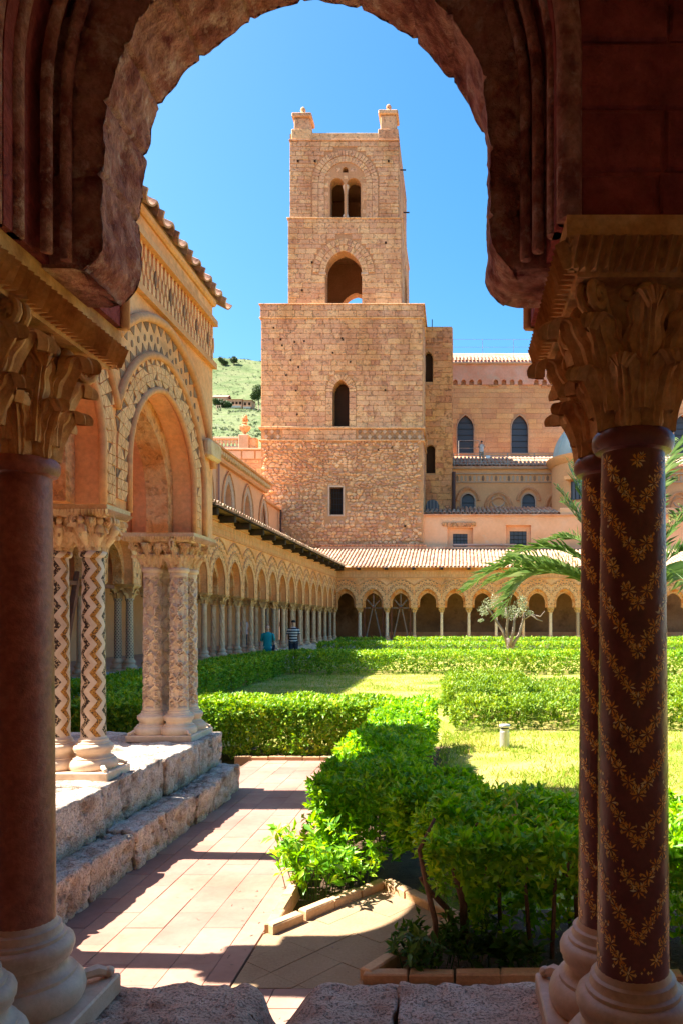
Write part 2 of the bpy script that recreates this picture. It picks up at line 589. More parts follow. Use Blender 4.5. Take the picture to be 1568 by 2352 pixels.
MT['steel'] = flat('steel', (.62, .60, .57), rough=.35, metal=.6)
MT['gold'] = None
MT['leaf_near'] = leafmat('leaf_near', [(0.0, (.06, .19, .010)), (.4, (.15, .40, .018)), (.72, (.34, .58, .03)), (.93, (.56, .62, .06)), (1.0, (.50, .28, .06))], .42, rough=.4, vscale=2.2)
MT['leaf_mid'] = leafmat('leaf_mid', [(0.0, (.06, .17, .010)), (.45, (.16, .37, .018)), (.75, (.38, .50, .025)), (.95, (.56, .57, .07)), (1.0, (.45, .26, .07))], .3, rough=.45, vscale=2.0)
MT['leaf_box'] = leafmat('leaf_box', [(0.0, (.06, .16, .008)), (.45, (.17, .31, .02)), (.8, (.32, .43, .035)), (1.0, (.50, .50, .08))], .3, rough=.5)
MT['leaf_weed'] = leafmat('leaf_weed', [(0.0, (.02, .07, .008)), (.6, (.06, .15, .015)), (1.0, (.14, .24, .03))], .3)
MT['grass'] = leafmat('grass', [(0.0, (.11, .25, .018)), (.55, (.25, .36, .035)), (.82, (.52, .45, .12)), (1.0, (.66, .51, .22))], .3, rough=.7, vscale=.7, spec=.1)
MT['palm'] = leafmat('palm', [(0.0, (.05, .12, .02)), (.6, (.13, .22, .05)), (1.0, (.30, .34, .12))], .25, rough=.4)
MT['olive'] = leafmat('olive', [(0.0, (.16, .20, .10)), (.6, (.30, .34, .19)), (1.0, (.46, .48, .30))], .2, rough=.5)
MT['bark'] = stone('bark', [(.10, .055, .035), (.20, .12, .08)], scale=8, fine=50, bump=.8)
MT['bark_pale'] = stone('bark_pale', [(.17, .125, .095), (.34, .27, .215)], scale=5, fine=25, bump=.8, bdist=.02)
MT['hill'] = stone('hill', [(.065, .10, .025), (.105, .145, .045), (.155, .175, .07), (.09, .12, .04)], scale=.05, fine=.5, fine_amt=.5, bump=.6, bdist=2, stain=(.24, .23, .15), stain_scale=.05, stain_lo=.62)
MT['scrub'] = leafmat('scrub', [(0, (.04, .08, .025)), (1, (.13, .18, .06))], .1, vscale=.05)
MT['house'] = stone('house', [(.55, .28, .16), (.64, .38, .24)], scale=.2, fine=2, fine_amt=.15, bump=.1, var=.1)
MT['house_white'] = flat('house_white', (.62, .56, .48), rough=.8)
MT['roof_far'] = flat('roof_far', (.38, .20, .16), rough=.9)
MT['skin'] = flat('skin', (.66, .38, .27), rough=.55)
MT['hair'] = flat('hair', (.045, .022, .015), rough=.5)
MT['teal'] = flat('teal', (.01, .28, .31), rough=.8)
MT['trousers_white'] = flat('trousers_white', (.62, .60, .58), rough=.8)
MT['trousers_dark'] = flat('trousers_dark', (.03, .035, .06), rough=.8)
MT['cap'] = flat('cap', (.02, .02, .025), rough=.7)
MT['shirt_pale'] = flat('shirt_pale', (.55, .42, .46), rough=.8)
MT['khaki'] = flat('khaki', (.34, .25, .16), rough=.8)
MT['shirt_white'] = flat('shirt_white', (.72, .70, .66), rough=.8)
MT['bag'] = flat('bag', (.015, .015, .03), rough=.5)


def striped(name, c1, c2, freq):
    m, nt, b = new_mat(name, .8)
    p = pos(nt)
    s = nt.nodes.new('ShaderNodeSeparateXYZ')
    nt.links.new(p, s.inputs[0])
    f = _math(nt, 'GREATER_THAN', _math(nt, 'FRACT', _math(nt, 'MULTIPLY', s.outputs[2], freq)), .5)
    nt.links.new(_mix(nt, f, c1, c2), b.inputs['Base Color'])
    return m


MT['stripes'] = striped('stripes', (.66, .63, .6), (.012, .015, .04), 8.5)


def gold_mat():
    m, nt, b = new_mat('gold', .3, .6)
    rr = rnd(nt)
    c = _ramp(nt, rr, [(0, (.80, .26, .02)), (.5, (.95, .42, .05)), (.85, (.95, .58, .14)), (1, (.95, .78, .42))])
    nt.links.new(c, b.inputs['Base Color'])
    b.inputs['Metallic'].default_value = .0
    return m


MT['gold'] = gold_mat()


def zigzag_mat():
    """white marble shaft with vertical zigzag bands of dark and gold tesserae"""
    m, nt, b = new_mat('zigzag', .45, .4)
    p = pos(nt, True)
    s = nt.nodes.new('ShaderNodeSeparateXYZ')
    nt.links.new(p, s.inputs[0])
    th = _math(nt, 'ARCTAN2', s.outputs[1], s.outputs[0])
    tri = _math(nt, 'PINGPONG', _math(nt, 'MULTIPLY', s.outputs[2], 2 / .146), 1.0)
    u = _math(nt, 'ADD', _math(nt, 'MULTIPLY', th, 6 / (2 * PI)), _math(nt, 'MULTIPLY', tri, .62))
    u = _math(nt, 'ADD', u, 10.1)
    fr = _math(nt, 'FRACT', u)
    inb = _math(nt, 'LESS_THAN', fr, .46)
    alt = _math(nt, 'GREATER_THAN', _math(nt, 'FRACT', _math(nt, 'MULTIPLY', _math(nt, 'FLOOR', u), .5)), .25)
    vo = nt.nodes.new('ShaderNodeTexVoronoi')
    vo.inputs['Scale'].default_value = 110
    nt.links.new(p, vo.inputs['Vector'])
    cr = nt.nodes.new('ShaderNodeSeparateColor')
    nt.links.new(vo.outputs['Color'], cr.inputs[0])
    dark = _ramp(nt, cr.outputs[0], [(0, (.035, .018, .015)), (.66, (.06, .03, .02)), (.7, (.45, .33, .2)), (1, (.62, .5, .36))], 'CONSTANT')
    gold = _ramp(nt, cr.outputs[1], [(0, (.40, .17, .03)), (.55, (.55, .28, .06)), (.8, (.10, .05, .02))], 'CONSTANT')
    band = _mix(nt, alt, dark, gold)
    nz = _noise(nt, p, 14, 4)
    base = _ramp(nt, nz, [(.3, (.60, .44, .32)), (.7, (.74, .62, .50))])
    c = _mix(nt, inb, base, band)
    nt.links.new(c, b.inputs['Base Color'])
    bp = nt.nodes.new('ShaderNodeBump')
    bp.inputs['Strength'].default_value = .4
    bp.inputs['Distance'].default_value = .003
    nt.links.new(_math(nt, 'SUBTRACT', 1.0, inb), bp.inputs['Height'])
    nt.links.new(bp.outputs[0], b.inputs['Normal'])
    return m


MT['zigzag'] = zigzag_mat()


def spot_mat():
    """shaft with rows of small dark and gold lozenges"""
    m, nt, b = new_mat('spotted', .5, .4)
    p = pos(nt, True)
    s = nt.nodes.new('ShaderNodeSeparateXYZ')
    nt.links.new(p, s.inputs[0])
    th = _math(nt, 'ARCTAN2', s.outputs[1], s.outputs[0])
    a = _math(nt, 'MULTIPLY', th, 8 / (2 * PI))
    z = _math(nt, 'MULTIPLY', s.outputs[2], 12)
    f1 = _math(nt, 'LESS_THAN', _math(nt, 'ABSOLUTE', _math(nt, 'SUBTRACT', _math(nt, 'FRACT', _math(nt, 'ADD', a, z)), .5)), .26)
    f2 = _math(nt, 'LESS_THAN', _math(nt, 'ABSOLUTE', _math(nt, 'SUBTRACT', _math(nt, 'FRACT', _math(nt, 'SUBTRACT', a, z)), .5)), .26)
    nt.links.new(_mix(nt, _math(nt, 'MULTIPLY', f1, f2), (.55, .38, .25), (.07, .03, .02)), b.inputs['Base Color'])
    return m


MT['spotted'] = spot_mat()

# ------------------------------------------------------------------ architecture generators
def arch_fn(uc, a, zb, zs, h=None, zt=None):
    """opening: bottom zb, springing zs, arc height h (pointed if h>a) or flat top zt"""
    if zt is not None:
        return dict(uc=uc, a=a, zb=zb, top=lambda u: zt, arched=False, zs=zt, h=0)
    Rr = (h * h + a * a) / (2 * a)

    def top(u):
        x = min(abs(u - uc), a)
        return zs + math.sqrt(max(Rr * Rr - (x + Rr - a) ** 2, 0))
    return dict(uc=uc, a=a, zb=zb, top=top, arched=True, zs=zs, h=h, R=Rr)


def FX(yc, s):            # wall running along X, outer side towards s*Y
    return lambda u, v, z: (u, yc + s * v, z)


def FY(xc, s):            # wall running along Y
    return lambda u, v, z: (xc + s * v, u, z)


def panel(mb, f, u0, u1, z0, z1, ops, v0, v1, seg=14, back=True, front=True, ends=True, topcap=True, du=None):
    """wall slab between v1 (back) and v0 (front) with openings"""
    bp = {u0, u1}
    for o in ops:
        n = seg if o['arched'] else 1
        for i in range(n + 1):
            t = i / n
            t = (1 - math.cos(PI * t)) / 2 if o['arched'] else t
            bp.add(round(min(max(o['uc'] - o['a'] + 2 * o['a'] * t, u0), u1), 6))
    if du:
        k = int((u1 - u0) / du)
        for i in range(k): bp.add(round(u0 + (u1 - u0) * i / k, 6))
    bp = sorted(bp)
    for ua, ub in zip(bp[:-1], bp[1:]):
        if ub - ua < 1e-5: continue
        um = (ua + ub) / 2
        cov = sorted([o for o in ops if abs(um - o['uc']) < o['a']], key=lambda o: o['zb'])
        iv = []
        lo_a = lo_b = z0
        lo_o = None
        for o in cov:
            if o['zb'] > z0 + 1e-6:
                iv.append((lo_a, lo_b, o['zb'], o['zb'], lo_o, o))
            lo_a, lo_b, lo_o = o['top'](ua), o['top'](ub), o
        iv.append((lo_a, lo_b, z1, z1, lo_o, None))
        for (a0, b0, a1, b1, ol, oh) in iv:
            if front: mb.quad(f(ua, v0, a0), f(ub, v0, b0), f(ub, v0, b1), f(ua, v0, a1))
            if back: mb.quad(f(ub, v1, b0), f(ua, v1, a0), f(ua, v1, a1), f(ub, v1, b1))
            if ol or a0 == z0:
                mb.quad(f(ua, v1, a0), f(ub, v1, b0), f(ub, v0, b0), f(ua, v0, a0))
            if oh or topcap:
                mb.quad(f(ua, v0, a1), f(ub, v0, b1), f(ub, v1, b1), f(ua, v1, a1))
    for o in ops:
        for s in (-1, 1):
            u = o['uc'] + s * o['a']
            if u0 < u < u1:
                zt = o['top'](u)
                mb.quad(f(u, v0, max(o['zb'], z0)), f(u, v1, max(o['zb'], z0)), f(u, v1, zt), f(u, v0, zt))
    if ends:
        for u in (u0, u1):
            mb.quad(f(u, v0, z0), f(u, v1, z0), f(u, v1, z1), f(u, v0, z1))
    return mb


ST, HF = 0.40, 1.2       # stilt and apex height of the arcade arches above the impost


def arc_curve(uc, a, zs, d, half, n=14, stilt=ST, h=HF, down=True):
    """points (u,z) of the arch line offset by d, from left to right"""
    hh = h - stilt
    Rr = (hh * hh + a * a) / (2 * a)
    zc = zs + stilt
    ph1 = math.acos((Rr - a) / (Rr + d))
    right = []
    for i in range(n + 1):
        ph = ph1 * i / n
        x = (Rr + d) * math.cos(ph) - (Rr - a)
        right.append((x, zc + (Rr + d) * math.sin(ph)))
    if down and a + d <= half:
        right.insert(0, (a + d, zs))
    right = [p for p in right if p[0] <= half + 1e-6] if a + d > half else right
    if a + d > half and right:
        x = half
        z = zc + math.sqrt(max((Rr + d) ** 2 - (x + Rr - a) ** 2, 0))
        right.insert(0, (x, z))
    L = [(uc - x, z) for x, z in right]
    return L + [(uc + x, z) for x, z in right[::-1][1:]]


def inlay_polys(uc, a, zs, half, n1=11, n2=9, gap=.88):
    """triangles, lozenges and ovals of the two inlaid bands; yields (poly, dark, band)"""
    hh = HF - ST
    Rr = (hh * hh + a * a) / (2 * a)
    zc = zs + ST
    out = []

    def P(side, ph, d):
        if ph < 0:
            return (uc + side * (a + d), zc + ph * Rr)
        return (uc + side * ((Rr + d) * math.cos(ph) - (Rr - a)), zc + (Rr + d) * math.sin(ph))

    def put(pts, dark, band):
        cu = sum(p[0] for p in pts) / len(pts); cz = sum(p[1] for p in pts) / len(pts)
        if abs(cu - uc) > half - .012 or cz < zs + .01: return
        if any(abs(p[0] - uc) > half + .004 for p in pts): return
        out.append(([(cu + (p[0] - cu) * gap, cz + (p[1] - cz) * gap) for p in pts], dark, band))
    for side in (-1, 1):
        # inner band: rows of split cells forming stars and lozenges
        phm = math.acos((Rr - a) / (Rr + .15))
        st = phm / n1
        k0 = -int(ST / Rr / st)
        rows = [(.02, .083), (.083, .146), (.146, .209), (.209, .27)]
        for k in range(k0, n1):
            p0, p1 = k * st, (k + 1) * st
            for r, (d0, d1) in enumerate(rows):
                A, B, C, D = P(side, p0, d0), P(side, p1, d0), P(side, p1, d1), P(side, p0, d1)
                if (k + r) % 2:
                    put([A, B, C], r == 3 or (r == 1 and k % 3 == 0), 1); put([A, C, D], r == 0 and k % 2 == 0, 1)
                else:
                    put([A, B, D], r == 0 and k % 2 == 0, 1); put([B, C, D], r == 3 or (r == 2 and k % 3 == 1), 1)
        # outer band: dark wedges, ovals, small wedges
        phm = math.acos((Rr - a) / (Rr + .45))
        st = phm / n2
        for k in range(-2, n2):
            p0, p1 = k * st, (k + 1) * st
            pm = (p0 + p1) / 2
            put([P(side, p0, .57), P(side, p1, .57), P(side, pm, .47)], True, 2)
            put([P(side, pm - st * .46, .545), P(side, pm, .44), P(side, p0 - st * .04, .44)], False, 2) if False else None
            cu, cz = P(side, p0, .43)
            put([(cu + .022 * math.cos(t * PI / 4), cz + .034 * math.sin(t * PI / 4)) for t in range(8)], True, 2)
            put([P(side, p0 + st * .12, .325), P(side, p1 - st * .12, .325), P(side, pm, .40)], True, 2)
    return out


# ---- columns
def base_mesh(r=.09, seg=28):
    k = r / .09
    pr = [(0, .055), (.168, .055), (.178, .075), (.18, .095), (.174, .118), (.16, .135), (.15, .138), (.15, .148), (.137, .152), (.126, .165), (.124, .18),
          (.13, .192), (.139, .194), (.139, .202), (.146, .214), (.147, .228), (.142, .242), (.13, .25), (.122, .252), (.122, .262), (.112, .266), (.108, .275), (.108, .288), (.098, .292), (.09, .31)]
    return MB().lathe([(q[0] * k, q[1]) for q in pr], seg).mesh('base', smooth='auto')


def shaft_prof(z0=.29, z1=1.69, r0=.091, r1=.08, n=12):
    return [(r0 + (r1 - r0) * (i / n) ** 1.3, z0 + (z1 - z0) * i / n) for i in range(n + 1)]


def plain_shaft(name, seg=28, ring=True, n=8, z1=1.69):
    p = shaft_prof(n=n, z1=z1)
    if ring:
        p += [(r_, z_ + z1 - 1.69) for r_, z_ in ((.082, 1.692), (.096, 1.695), (.104, 1.71), (.104, 1.73), (.096, 1.742), (.084, 1.745))]
    return MB().lathe(p, seg).mesh(name, smooth='auto')


def twisted_shaft(name, seg=24, turns=2.2, fl=6, amp=.11):
    n = 44
    mb = MB()
    mb.lathe(shaft_prof(n=n), seg, rfun=lambda r, z, a: r * (1 + amp * math.cos(fl * a + turns * 2 * PI * (z - .3) / 1.4 * fl / 3) * min(1, (z - .29) * 12, (1.69 - z) * 12)))
    mb.lathe([(.08, 1.688), (.096, 1.695), (.104, 1.71), (.104, 1.73), (.096, 1.742), (.084, 1.745)], seg)
    return mb.mesh(name, smooth='auto')


def carved_shaft(name, seed):
    """shaft covered with carved scrollwork, as relief"""
    nz, na = 420, 96
    Z = np.linspace(.29, 1.69, nz)
    A = np.linspace(0, 2 * PI, na, endpoint=False)
    zz, aa = np.meshgrid(Z, A, indexing='ij')
    u = aa / (2 * PI) * 5
    w = (zz - .29) / .118
    # interlacing stems and rosettes
    s1 = np.abs(((u + .32 * np.sin(2 * PI * w / 2)) % 1) - .5)
    s2 = np.abs(((u + .5 - .32 * np.sin(2 * PI * w / 2)) % 1) - .5)
    stem = np.maximum(np.clip(1 - s1 / .085, 0, 1), np.clip(1 - s2 / .085, 0, 1))
    cu, cw = (u % 1) - .5, ((w + .5 * (np.floor(u) % 2)) % 1) - .5
    rr = np.sqrt((cu) ** 2 + (cw * 1.25) ** 2)
    th = np.arctan2(cw, cu)
    ros = np.clip(1 - np.abs(rr - .26 - .07 * np.cos(5 * th + seed)) / .09, 0, 1)
    bud = np.clip(1 - rr / .13, 0, 1)
    P = np.stack([u.ravel() * 9 + seed, w.ravel() * 6, 0 * u.ravel() + seed], 1)
    nz_ = fbm(P, 2).reshape(u.shape)
    h = np.maximum(np.maximum(stem, ros), bud) ** .5
    h = np.clip((h + .35 * nz_ - .48) / .16, 0, 1)
    fade = np.clip((zz - .32) / .02, 0, 1) * np.clip((1.66 - zz) / .02, 0, 1)
    r = .070 + (.062 - .070) * (zz - .29) / 1.4 + .026 * (h * fade + (1 - fade))
    V = np.stack([r * np.cos(aa), r * np.sin(aa), zz], -1).reshape(-1, 3)
    i = np.arange(nz - 1)[:, None]
    k = np.arange(na)[None, :]
    k2 = (k + 1) % na
    F = np.stack([i * na + k, i * na + k2, (i + 1) * na + k2, (i + 1) * na + k], -1).reshape(-1, 4)
    mb = MB()
    mb.v = [tuple(p) for p in V]
    mb.f = [tuple(q) for q in F]
    mb.lathe([(.08, 1.688), (.096, 1.695), (.104, 1.71), (.104, 1.73), (.096, 1.742), (.084, 1.745)], 28)
    return mb.mesh(name, smooth=True)


def leaf_patch(mb, ang, z0, h, w, bell, curl=.03, n=14, m=9, out=.008, lobes=5, ridge=.015):
    Pts = np.zeros((n, m, 3))
    for i in range(n):
        t = i / (n - 1)
        if t < .68:
            q = t / .68
            z = z0 + h * q
            r = bell(z) + out + .034 * q ** 2.2
            tilt = 0
        else:
            ph = (t - .68) / .32 * R(215)
            zt = z0 + h
            r = bell(zt) + out + .034 + curl * (1 - math.cos(ph))
            z = zt + curl * math.sin(ph)
        ww = w * (math.sin(PI * min(1, .16 + .84 * t * .92)) ** .5) * (1 + .34 * abs(math.sin(lobes * PI * t)))
        if t > .8: ww *= max(.35, 1 - (t - .8) * 2.2)
        for j in range(m):
            s = 2 * j / (m - 1) - 1
            dr = ridge * (math.cos(7 * PI * s) * .55 * min(1, 1.4 * t + .2) + 1.3 * (1 - abs(s))) - .012 * s * s + .004 * math.sin(lobes * 2 * PI * t) * abs(s)
            a = ang + s * ww / max(r, .06)
            Pts[i, j] = ((r + dr) * math.cos(a), (r + dr) * math.sin(a), z)
    mb.grid(Pts)


def capital_mesh(name, hi=True, seed=0, H=.27, top=.17, figures=False, z0=1.74):
    """leafy capital: bell, two tiers of curled leaves, corner scrolls"""
    rr = random.Random(seed)
    bell = lambda z: .08 + .05 * max(0, min(1, (z - z0) / H)) ** 1.8
    mb = MB()
    seg = 28 if hi else 10
    mb.lathe([(bell(z0 + H * i / 6), z0 + H * i / 6) for i in range(7)], seg)
    n, m = (30, 17) if hi else (6, 3)
    k1 = 8 if hi else 5
    for k in range(k1):
        leaf_patch(mb, 2 * PI * (k + .5) / k1, z0, H * .40 + rr.uniform(-.008, .008), .044 if hi else .06, bell, .022, n, m, .006)
    k2 = 8 if hi else 4
    for k in range(k2):
        c = (k % 2 == 0)
        leaf_patch(mb, 2 * PI * k / k2 + (PI / 4 if not hi else 0), z0 + H * .12, H * (.66 if c else .58) + rr.uniform(-.01, .01), .046 if hi else .07, bell, .03 if c else .024, n, m, .014)
    for k in range(4):      # scrolls under the corners
        a = PI / 4 + k * PI / 2
        cx, cy = math.cos(a), math.sin(a)
        cr, cz = top * 1.05, z0 + H - .045
        for off in ((-1, 1) if hi else (0,)):
            px, py = -cy * off * .016, cx * off * .016
            pts, rad = [], []
            N = 22 if hi else 8
            for i in range(N):
                t = i / (N - 1)
                if t < .35:
                    q = t / .35
                    r = bell(z0 + H * .35) + (cr - bell(z0 + H * .35)) * q ** 1.4
                    z = z0 + H * .35 + (cz + .038 - z0 - H * .35) * q
                else:
                    ph = PI / 2 - (t - .35) / .65 * 2 * PI * 1.35
                    q = .038 * (1 - .8 * (t - .35) / .65)
                    r = cr + q * math.cos(ph)
                    z = cz + q * math.sin(ph)
                pts.append((r * cx + px, r * cy + py, z))
                rad.append(.011 if hi else .016)
            mb.tube(pts, rad, 8 if hi else 4)
    if hi:
        for k in range(4):   # knobs and small heads in the middle of each side
            a = k * PI / 2
            r = .135
            mb.ball((r * math.cos(a), r * math.sin(a), z0 + H - .045), (.028, .028, .034), 12, 8)
            for s in (-1, 1):
                b_ = a + s * .34
                mb.ball((.128 * math.cos(b_), .128 * math.sin(b_), z0 + H - .03), (.018, .018, .02), 9, 6)
        if figures:
            for k in range(8):
                a = 2 * PI * (k + .5) / 8
                q = 1.12 if k % 2 else 1.0
                x, y = math.cos(a), math.sin(a)
                mb.tube([(.10 * x, .10 * y, z0 + .05), (.13 * q * x, .13 * q * y, z0 + .11), (.155 * q * x, .155 * q * y, z0 + .17), (.15 * q * x, .15 * q * y, z0 + .20)], [.02, .032, .034, .02], 9)
                mb.ball((.165 * q * x, .165 * q * y, z0 + .225), (.024, .024, .03), 10, 7)
                mb.tube([(.16 * q * x - .03 * y, .16 * q * y + .03 * x, z0 + .18), (.18 * q * x - .05 * y, .18 * q * y + .05 * x, z0 + .13)], [.013, .010], 6)
    # square bearing top
    t = top * .93
    mb.box(-t, t, -t, t, z0 + H - .012, z0 + H + .012)
    return mb.mesh(name, smooth='auto')


def impost_mesh(hx, hy, z0=1.99, z1=2.08, teeth=True, fl=.045):
    """slab over a pair of capitals: flared carved edge and plain top"""
    mb = MB()
    prof = [(-fl, z0), (-fl * .9, z0 + .012), (-fl * .45, z0 + (z1 - z0) * .35), (-.006, z0 + (z1 - z0) * .62), (0, z0 + (z1 - z0) * .64), (0, z1)]
    rings = []
    for d, z in prof:
        rings.append([(-hx - d, -hy - d, z), (hx + d, -hy - d, z), (hx + d, hy + d, z), (-hx - d, hy + d, z)])
    V = [p for r_ in rings for p in r_]
    Q = []
    for i in range(len(rings) - 1):
        for k in range(4):
            k2 = (k + 1) % 4
            Q.append((i * 4 + k, i * 4 + k2, (i + 1) * 4 + k2, (i + 1) * 4 + k))
    n = len(V)
    Q += [(3, 2, 1, 0), (n - 4, n - 3, n - 2, n - 1)]
    mb.add(V, Q)
    if teeth:
        za, zb = z0 + .010, z0 + (z1 - z0) * .62
        for (L, other, swap) in ((hx, hy, False), (hy, hx, True)):
            k = int(2 * L / .026)
            for i in range(k):
                c = -L + 2 * L * (i + .5) / k
                for s in (-1, 1):
                    a0, a1 = other - fl * .98, other + .003
                    w = .0085
                    sk = .012
                    pts = [(c - w, a0, za), (c + w, a0, za), (c + w + sk, a1, zb), (c - w + sk, a1, zb), (c, a0 + .036, za), (c + sk, a1 + .022, zb - .008)]
                    pts = [(p[0], s * p[1], p[2]) for p in pts]
                    if swap: pts = [(p[1], p[0], p[2]) for p in pts]
                    mb.add(pts, [(0, 4, 5, 3), (4, 1, 2, 5), (0, 1, 4), (3, 5, 2)])
                    if i % 2 == 0:
                        q = [(c - .008, a1 - .014, zb - .022), (c + .004, a1 + .006, zb - .016), (c + .012, a1 - .014, zb - .022), (c, a1 - .004, zb - .006)]
                        q = [(p[0], s * p[1], p[2]) for p in q]
                        if swap: q = [(p[1], p[0], p[2]) for p in q]
                        mb.add(q, [(0, 1, 3), (1, 2, 3)])
    return mb.mesh('impost')


def spur_balls(mb, hx, hy, z=.06, r=.02):
    for sx in (-1, 1):
        for sy in (-1, 1):
            x, y = sx * (hx - .035), sy * (hy - .035)
            mb.tube([(x - sx * .055, y - sy * .055, z + .028), (x - sx * .02, y - sy * .02, z + .028), (x + sx * .012, y + sy * .012, z + .006)], [.018, .02, .012], 7)
            mb.ball((x + sx * .006, y + sy * .006, z + .012), (.02, .02, .017), 8, 6)


def plinth_mesh(hx, hy, spurs=True):
    mb = MB().bbox(-hx, hx, -hy, hy, -.01, .057, .006)
    if spurs: spur_balls(mb, hx, hy)
    return mb.mesh('plinth', smooth='auto')


# ---- roof tiles
def tile_mesh(name, L=.4, r=.085, seg=7, t=.014, taper=.85):
    """barrel tile lying along +Y (down-slope end at y=0), crown up"""
    mb = MB()
    V = []
    for (y, k) in ((0, 1.0), (L, taper)):
        for rr in (r * k, (r - t) * k):
            for i in range(seg + 1):
                a = PI * i / seg
                V.append((rr * math.cos(a), y, rr * math.sin(a) * .85))
    n = seg + 1
    Q = []
    for i in range(seg):
        Q.append((i, i + 1, 2 * n + i + 1, 2 * n + i))
        Q.append((n + i + 1, n + i, 3 * n + i, 3 * n + i + 1))
        Q.append((n + i, n + i + 1, i + 1, i))
    mb.add(V, Q)
    return mb.mesh(name, smooth='auto')


def roof_tiles(deck, mesh, mat, p_eave, du, rows, nu, step, limit=300, jit=.012, seed=1, rotz=0.0, pitch=0.0, keep=None, name='roof_tile', mat2=None, mix=0.0):
    """deck: parent part; p_eave: first tile position; du: vector along the eave; step: vector up the slope"""
    rr = random.Random(seed)
    base = np.empty(len(mesh.vertices) * 3, np.float32)
    mesh.vertices.foreach_get('co', base)
    base = base.reshape(-1, 3)
    polys = [tuple(p.vertices) for p in mesh.polygons]
    if not mesh.materials: mesh.materials.append(mat)
    cnt = 0
    RV, RF = [], []
    for j in range(rows):
        for i in range(nu):
            P = Vector(p_eave) + Vector(du) * i + Vector(step) * j
            if keep and not keep(P): continue
            P += Vector((rr.uniform(-jit, jit), rr.uniform(-jit, jit), rr.uniform(-jit, jit) * .5))
            rot = (pitch + rr.uniform(-.02, .02), 0, rotz + rr.uniform(-.03, .03))
            if cnt < limit:
                obj(name, mesh, None, deck, P, rot)
                cnt += 1
            else:
                from mathutils import Euler
                Mx = np.array(Euler(rot).to_matrix())
                b = len(RV) * len(base)
                RV.append(base @ Mx.T + np.array(P))
                RF.extend([tuple(q + b for q in pl) for pl in polys])
    if RV:
        m = bpy.data.meshes.new('roof_tiles')
        m.from_pydata([tuple(p) for p in np.concatenate(RV)], [], RF)
        m.polygons.foreach_set('use_smooth', [True] * len(m.polygons))
        m.set_sharp_from_angle(angle=R(40))
        obj('roof_tiles', m, mat2 or mat, deck, kind='stuff')


# ---- ashlar
def courses(u0, u1, z0, z1, ops, ch=(.28, .42), cw=(.45, 1.1), seed=1, margin=0.0):
    rr = random.Random(seed)
    z = z0
    out = []
    while z < z1 - .05:
        h = rr.uniform(*ch)
        if z + h > z1 - ch[0] * .6: h = z1 - z
        iv = [(u0, u1)]
        for o in ops:
            mg = o.get('mg', margin)
            zt = o['top'](o['uc']) + mg
            if z + h <= o['zb'] + .02 or z >= zt - .02: continue
            if o['arched'] and z > o['zs']:
                # half width of the ring at the course's lower edge
                Rr, a, hh = o['R'], o['a'], z - o['zs']
                x = math.sqrt(max((Rr + mg) ** 2 - hh ** 2, 0)) - (Rr - a)
                x = max(x, .0)
            else:
                x = o['a'] + (mg if o['arched'] else o.get('mgx', 0))
            nv = []
            for (a_, b_) in iv:
                if b_ <= o['uc'] - x or a_ >= o['uc'] + x:
                    nv.append((a_, b_))
                else:
                    if a_ < o['uc'] - x: nv.append((a_, o['uc'] - x))
                    if b_ > o['uc'] + x: nv.append((o['uc'] + x, b_))
            iv = nv
        for (a_, b_) in iv:
            u = a_
            while u < b_ - .02:
                w = rr.uniform(*cw)
                if b_ - (u + w) < cw[0] * .6: w = b_ - u
                out.append((u, u + w, z, z + h))
                u += w
        z += h
    return out


def ashlar(root, f, stones, mat, proud=.05, gap=.009, limit=300, seed=1, name='stone_block', jit=.012, bev=.018):
    rr = random.Random(seed)
    order = sorted(range(len(stones)), key=lambda i: -(stones[i][1] - stones[i][0]) * (stones[i][3] - stones[i][2]))
    big = set(order[:limit])
    rest = MB()
    for i, (a, b, z0, z1) in enumerate(stones):
        p = proud + rr.uniform(-jit, jit)
        g = gap * rr.uniform(.6, 1.3)
        a_, b_, c_, d_ = a + g, b - g, z0 + g, z1 - g
        if b_ - a_ < .03 or d_ - c_ < .03: continue
        bv = min(bev * rr.uniform(.6, 1.4), (b_ - a_) * .3, (d_ - c_) * .3)
        jq = lambda: rr.uniform(-.3, .3) * bv
        V = [f(a_, 0, c_), f(b_, 0, c_), f(b_, 0, d_), f(a_, 0, d_),
             f(a_, p - bv, c_), f(b_, p - bv, c_), f(b_, p - bv, d_), f(a_, p - bv, d_),
             f(a_ + bv + jq(), p + jq(), c_ + bv + jq()), f(b_ - bv + jq(), p + jq(), c_ + bv + jq()), f(b_ - bv + jq(), p + jq(), d_ - bv + jq()), f(a_ + bv + jq(), p + jq(), d_ - bv + jq())]
        Q = [(8, 9, 10, 11)]
        for k in range(4):
            k2 = (k + 1) % 4
            Q += [(k, k2, 4 + k2, 4 + k), (4 + k, 4 + k2, 8 + k2, 8 + k)]
        if i in big:
            c = f((a + b) / 2, 0, (z0 + z1) / 2)
            m = MB().add(V, Q)
            m.build(name, mat, root, origin=c)
        else:
            rest.add(V, Q)
    if rest.v:
        rest.build('small_stones', mat, root, kind='stuff')


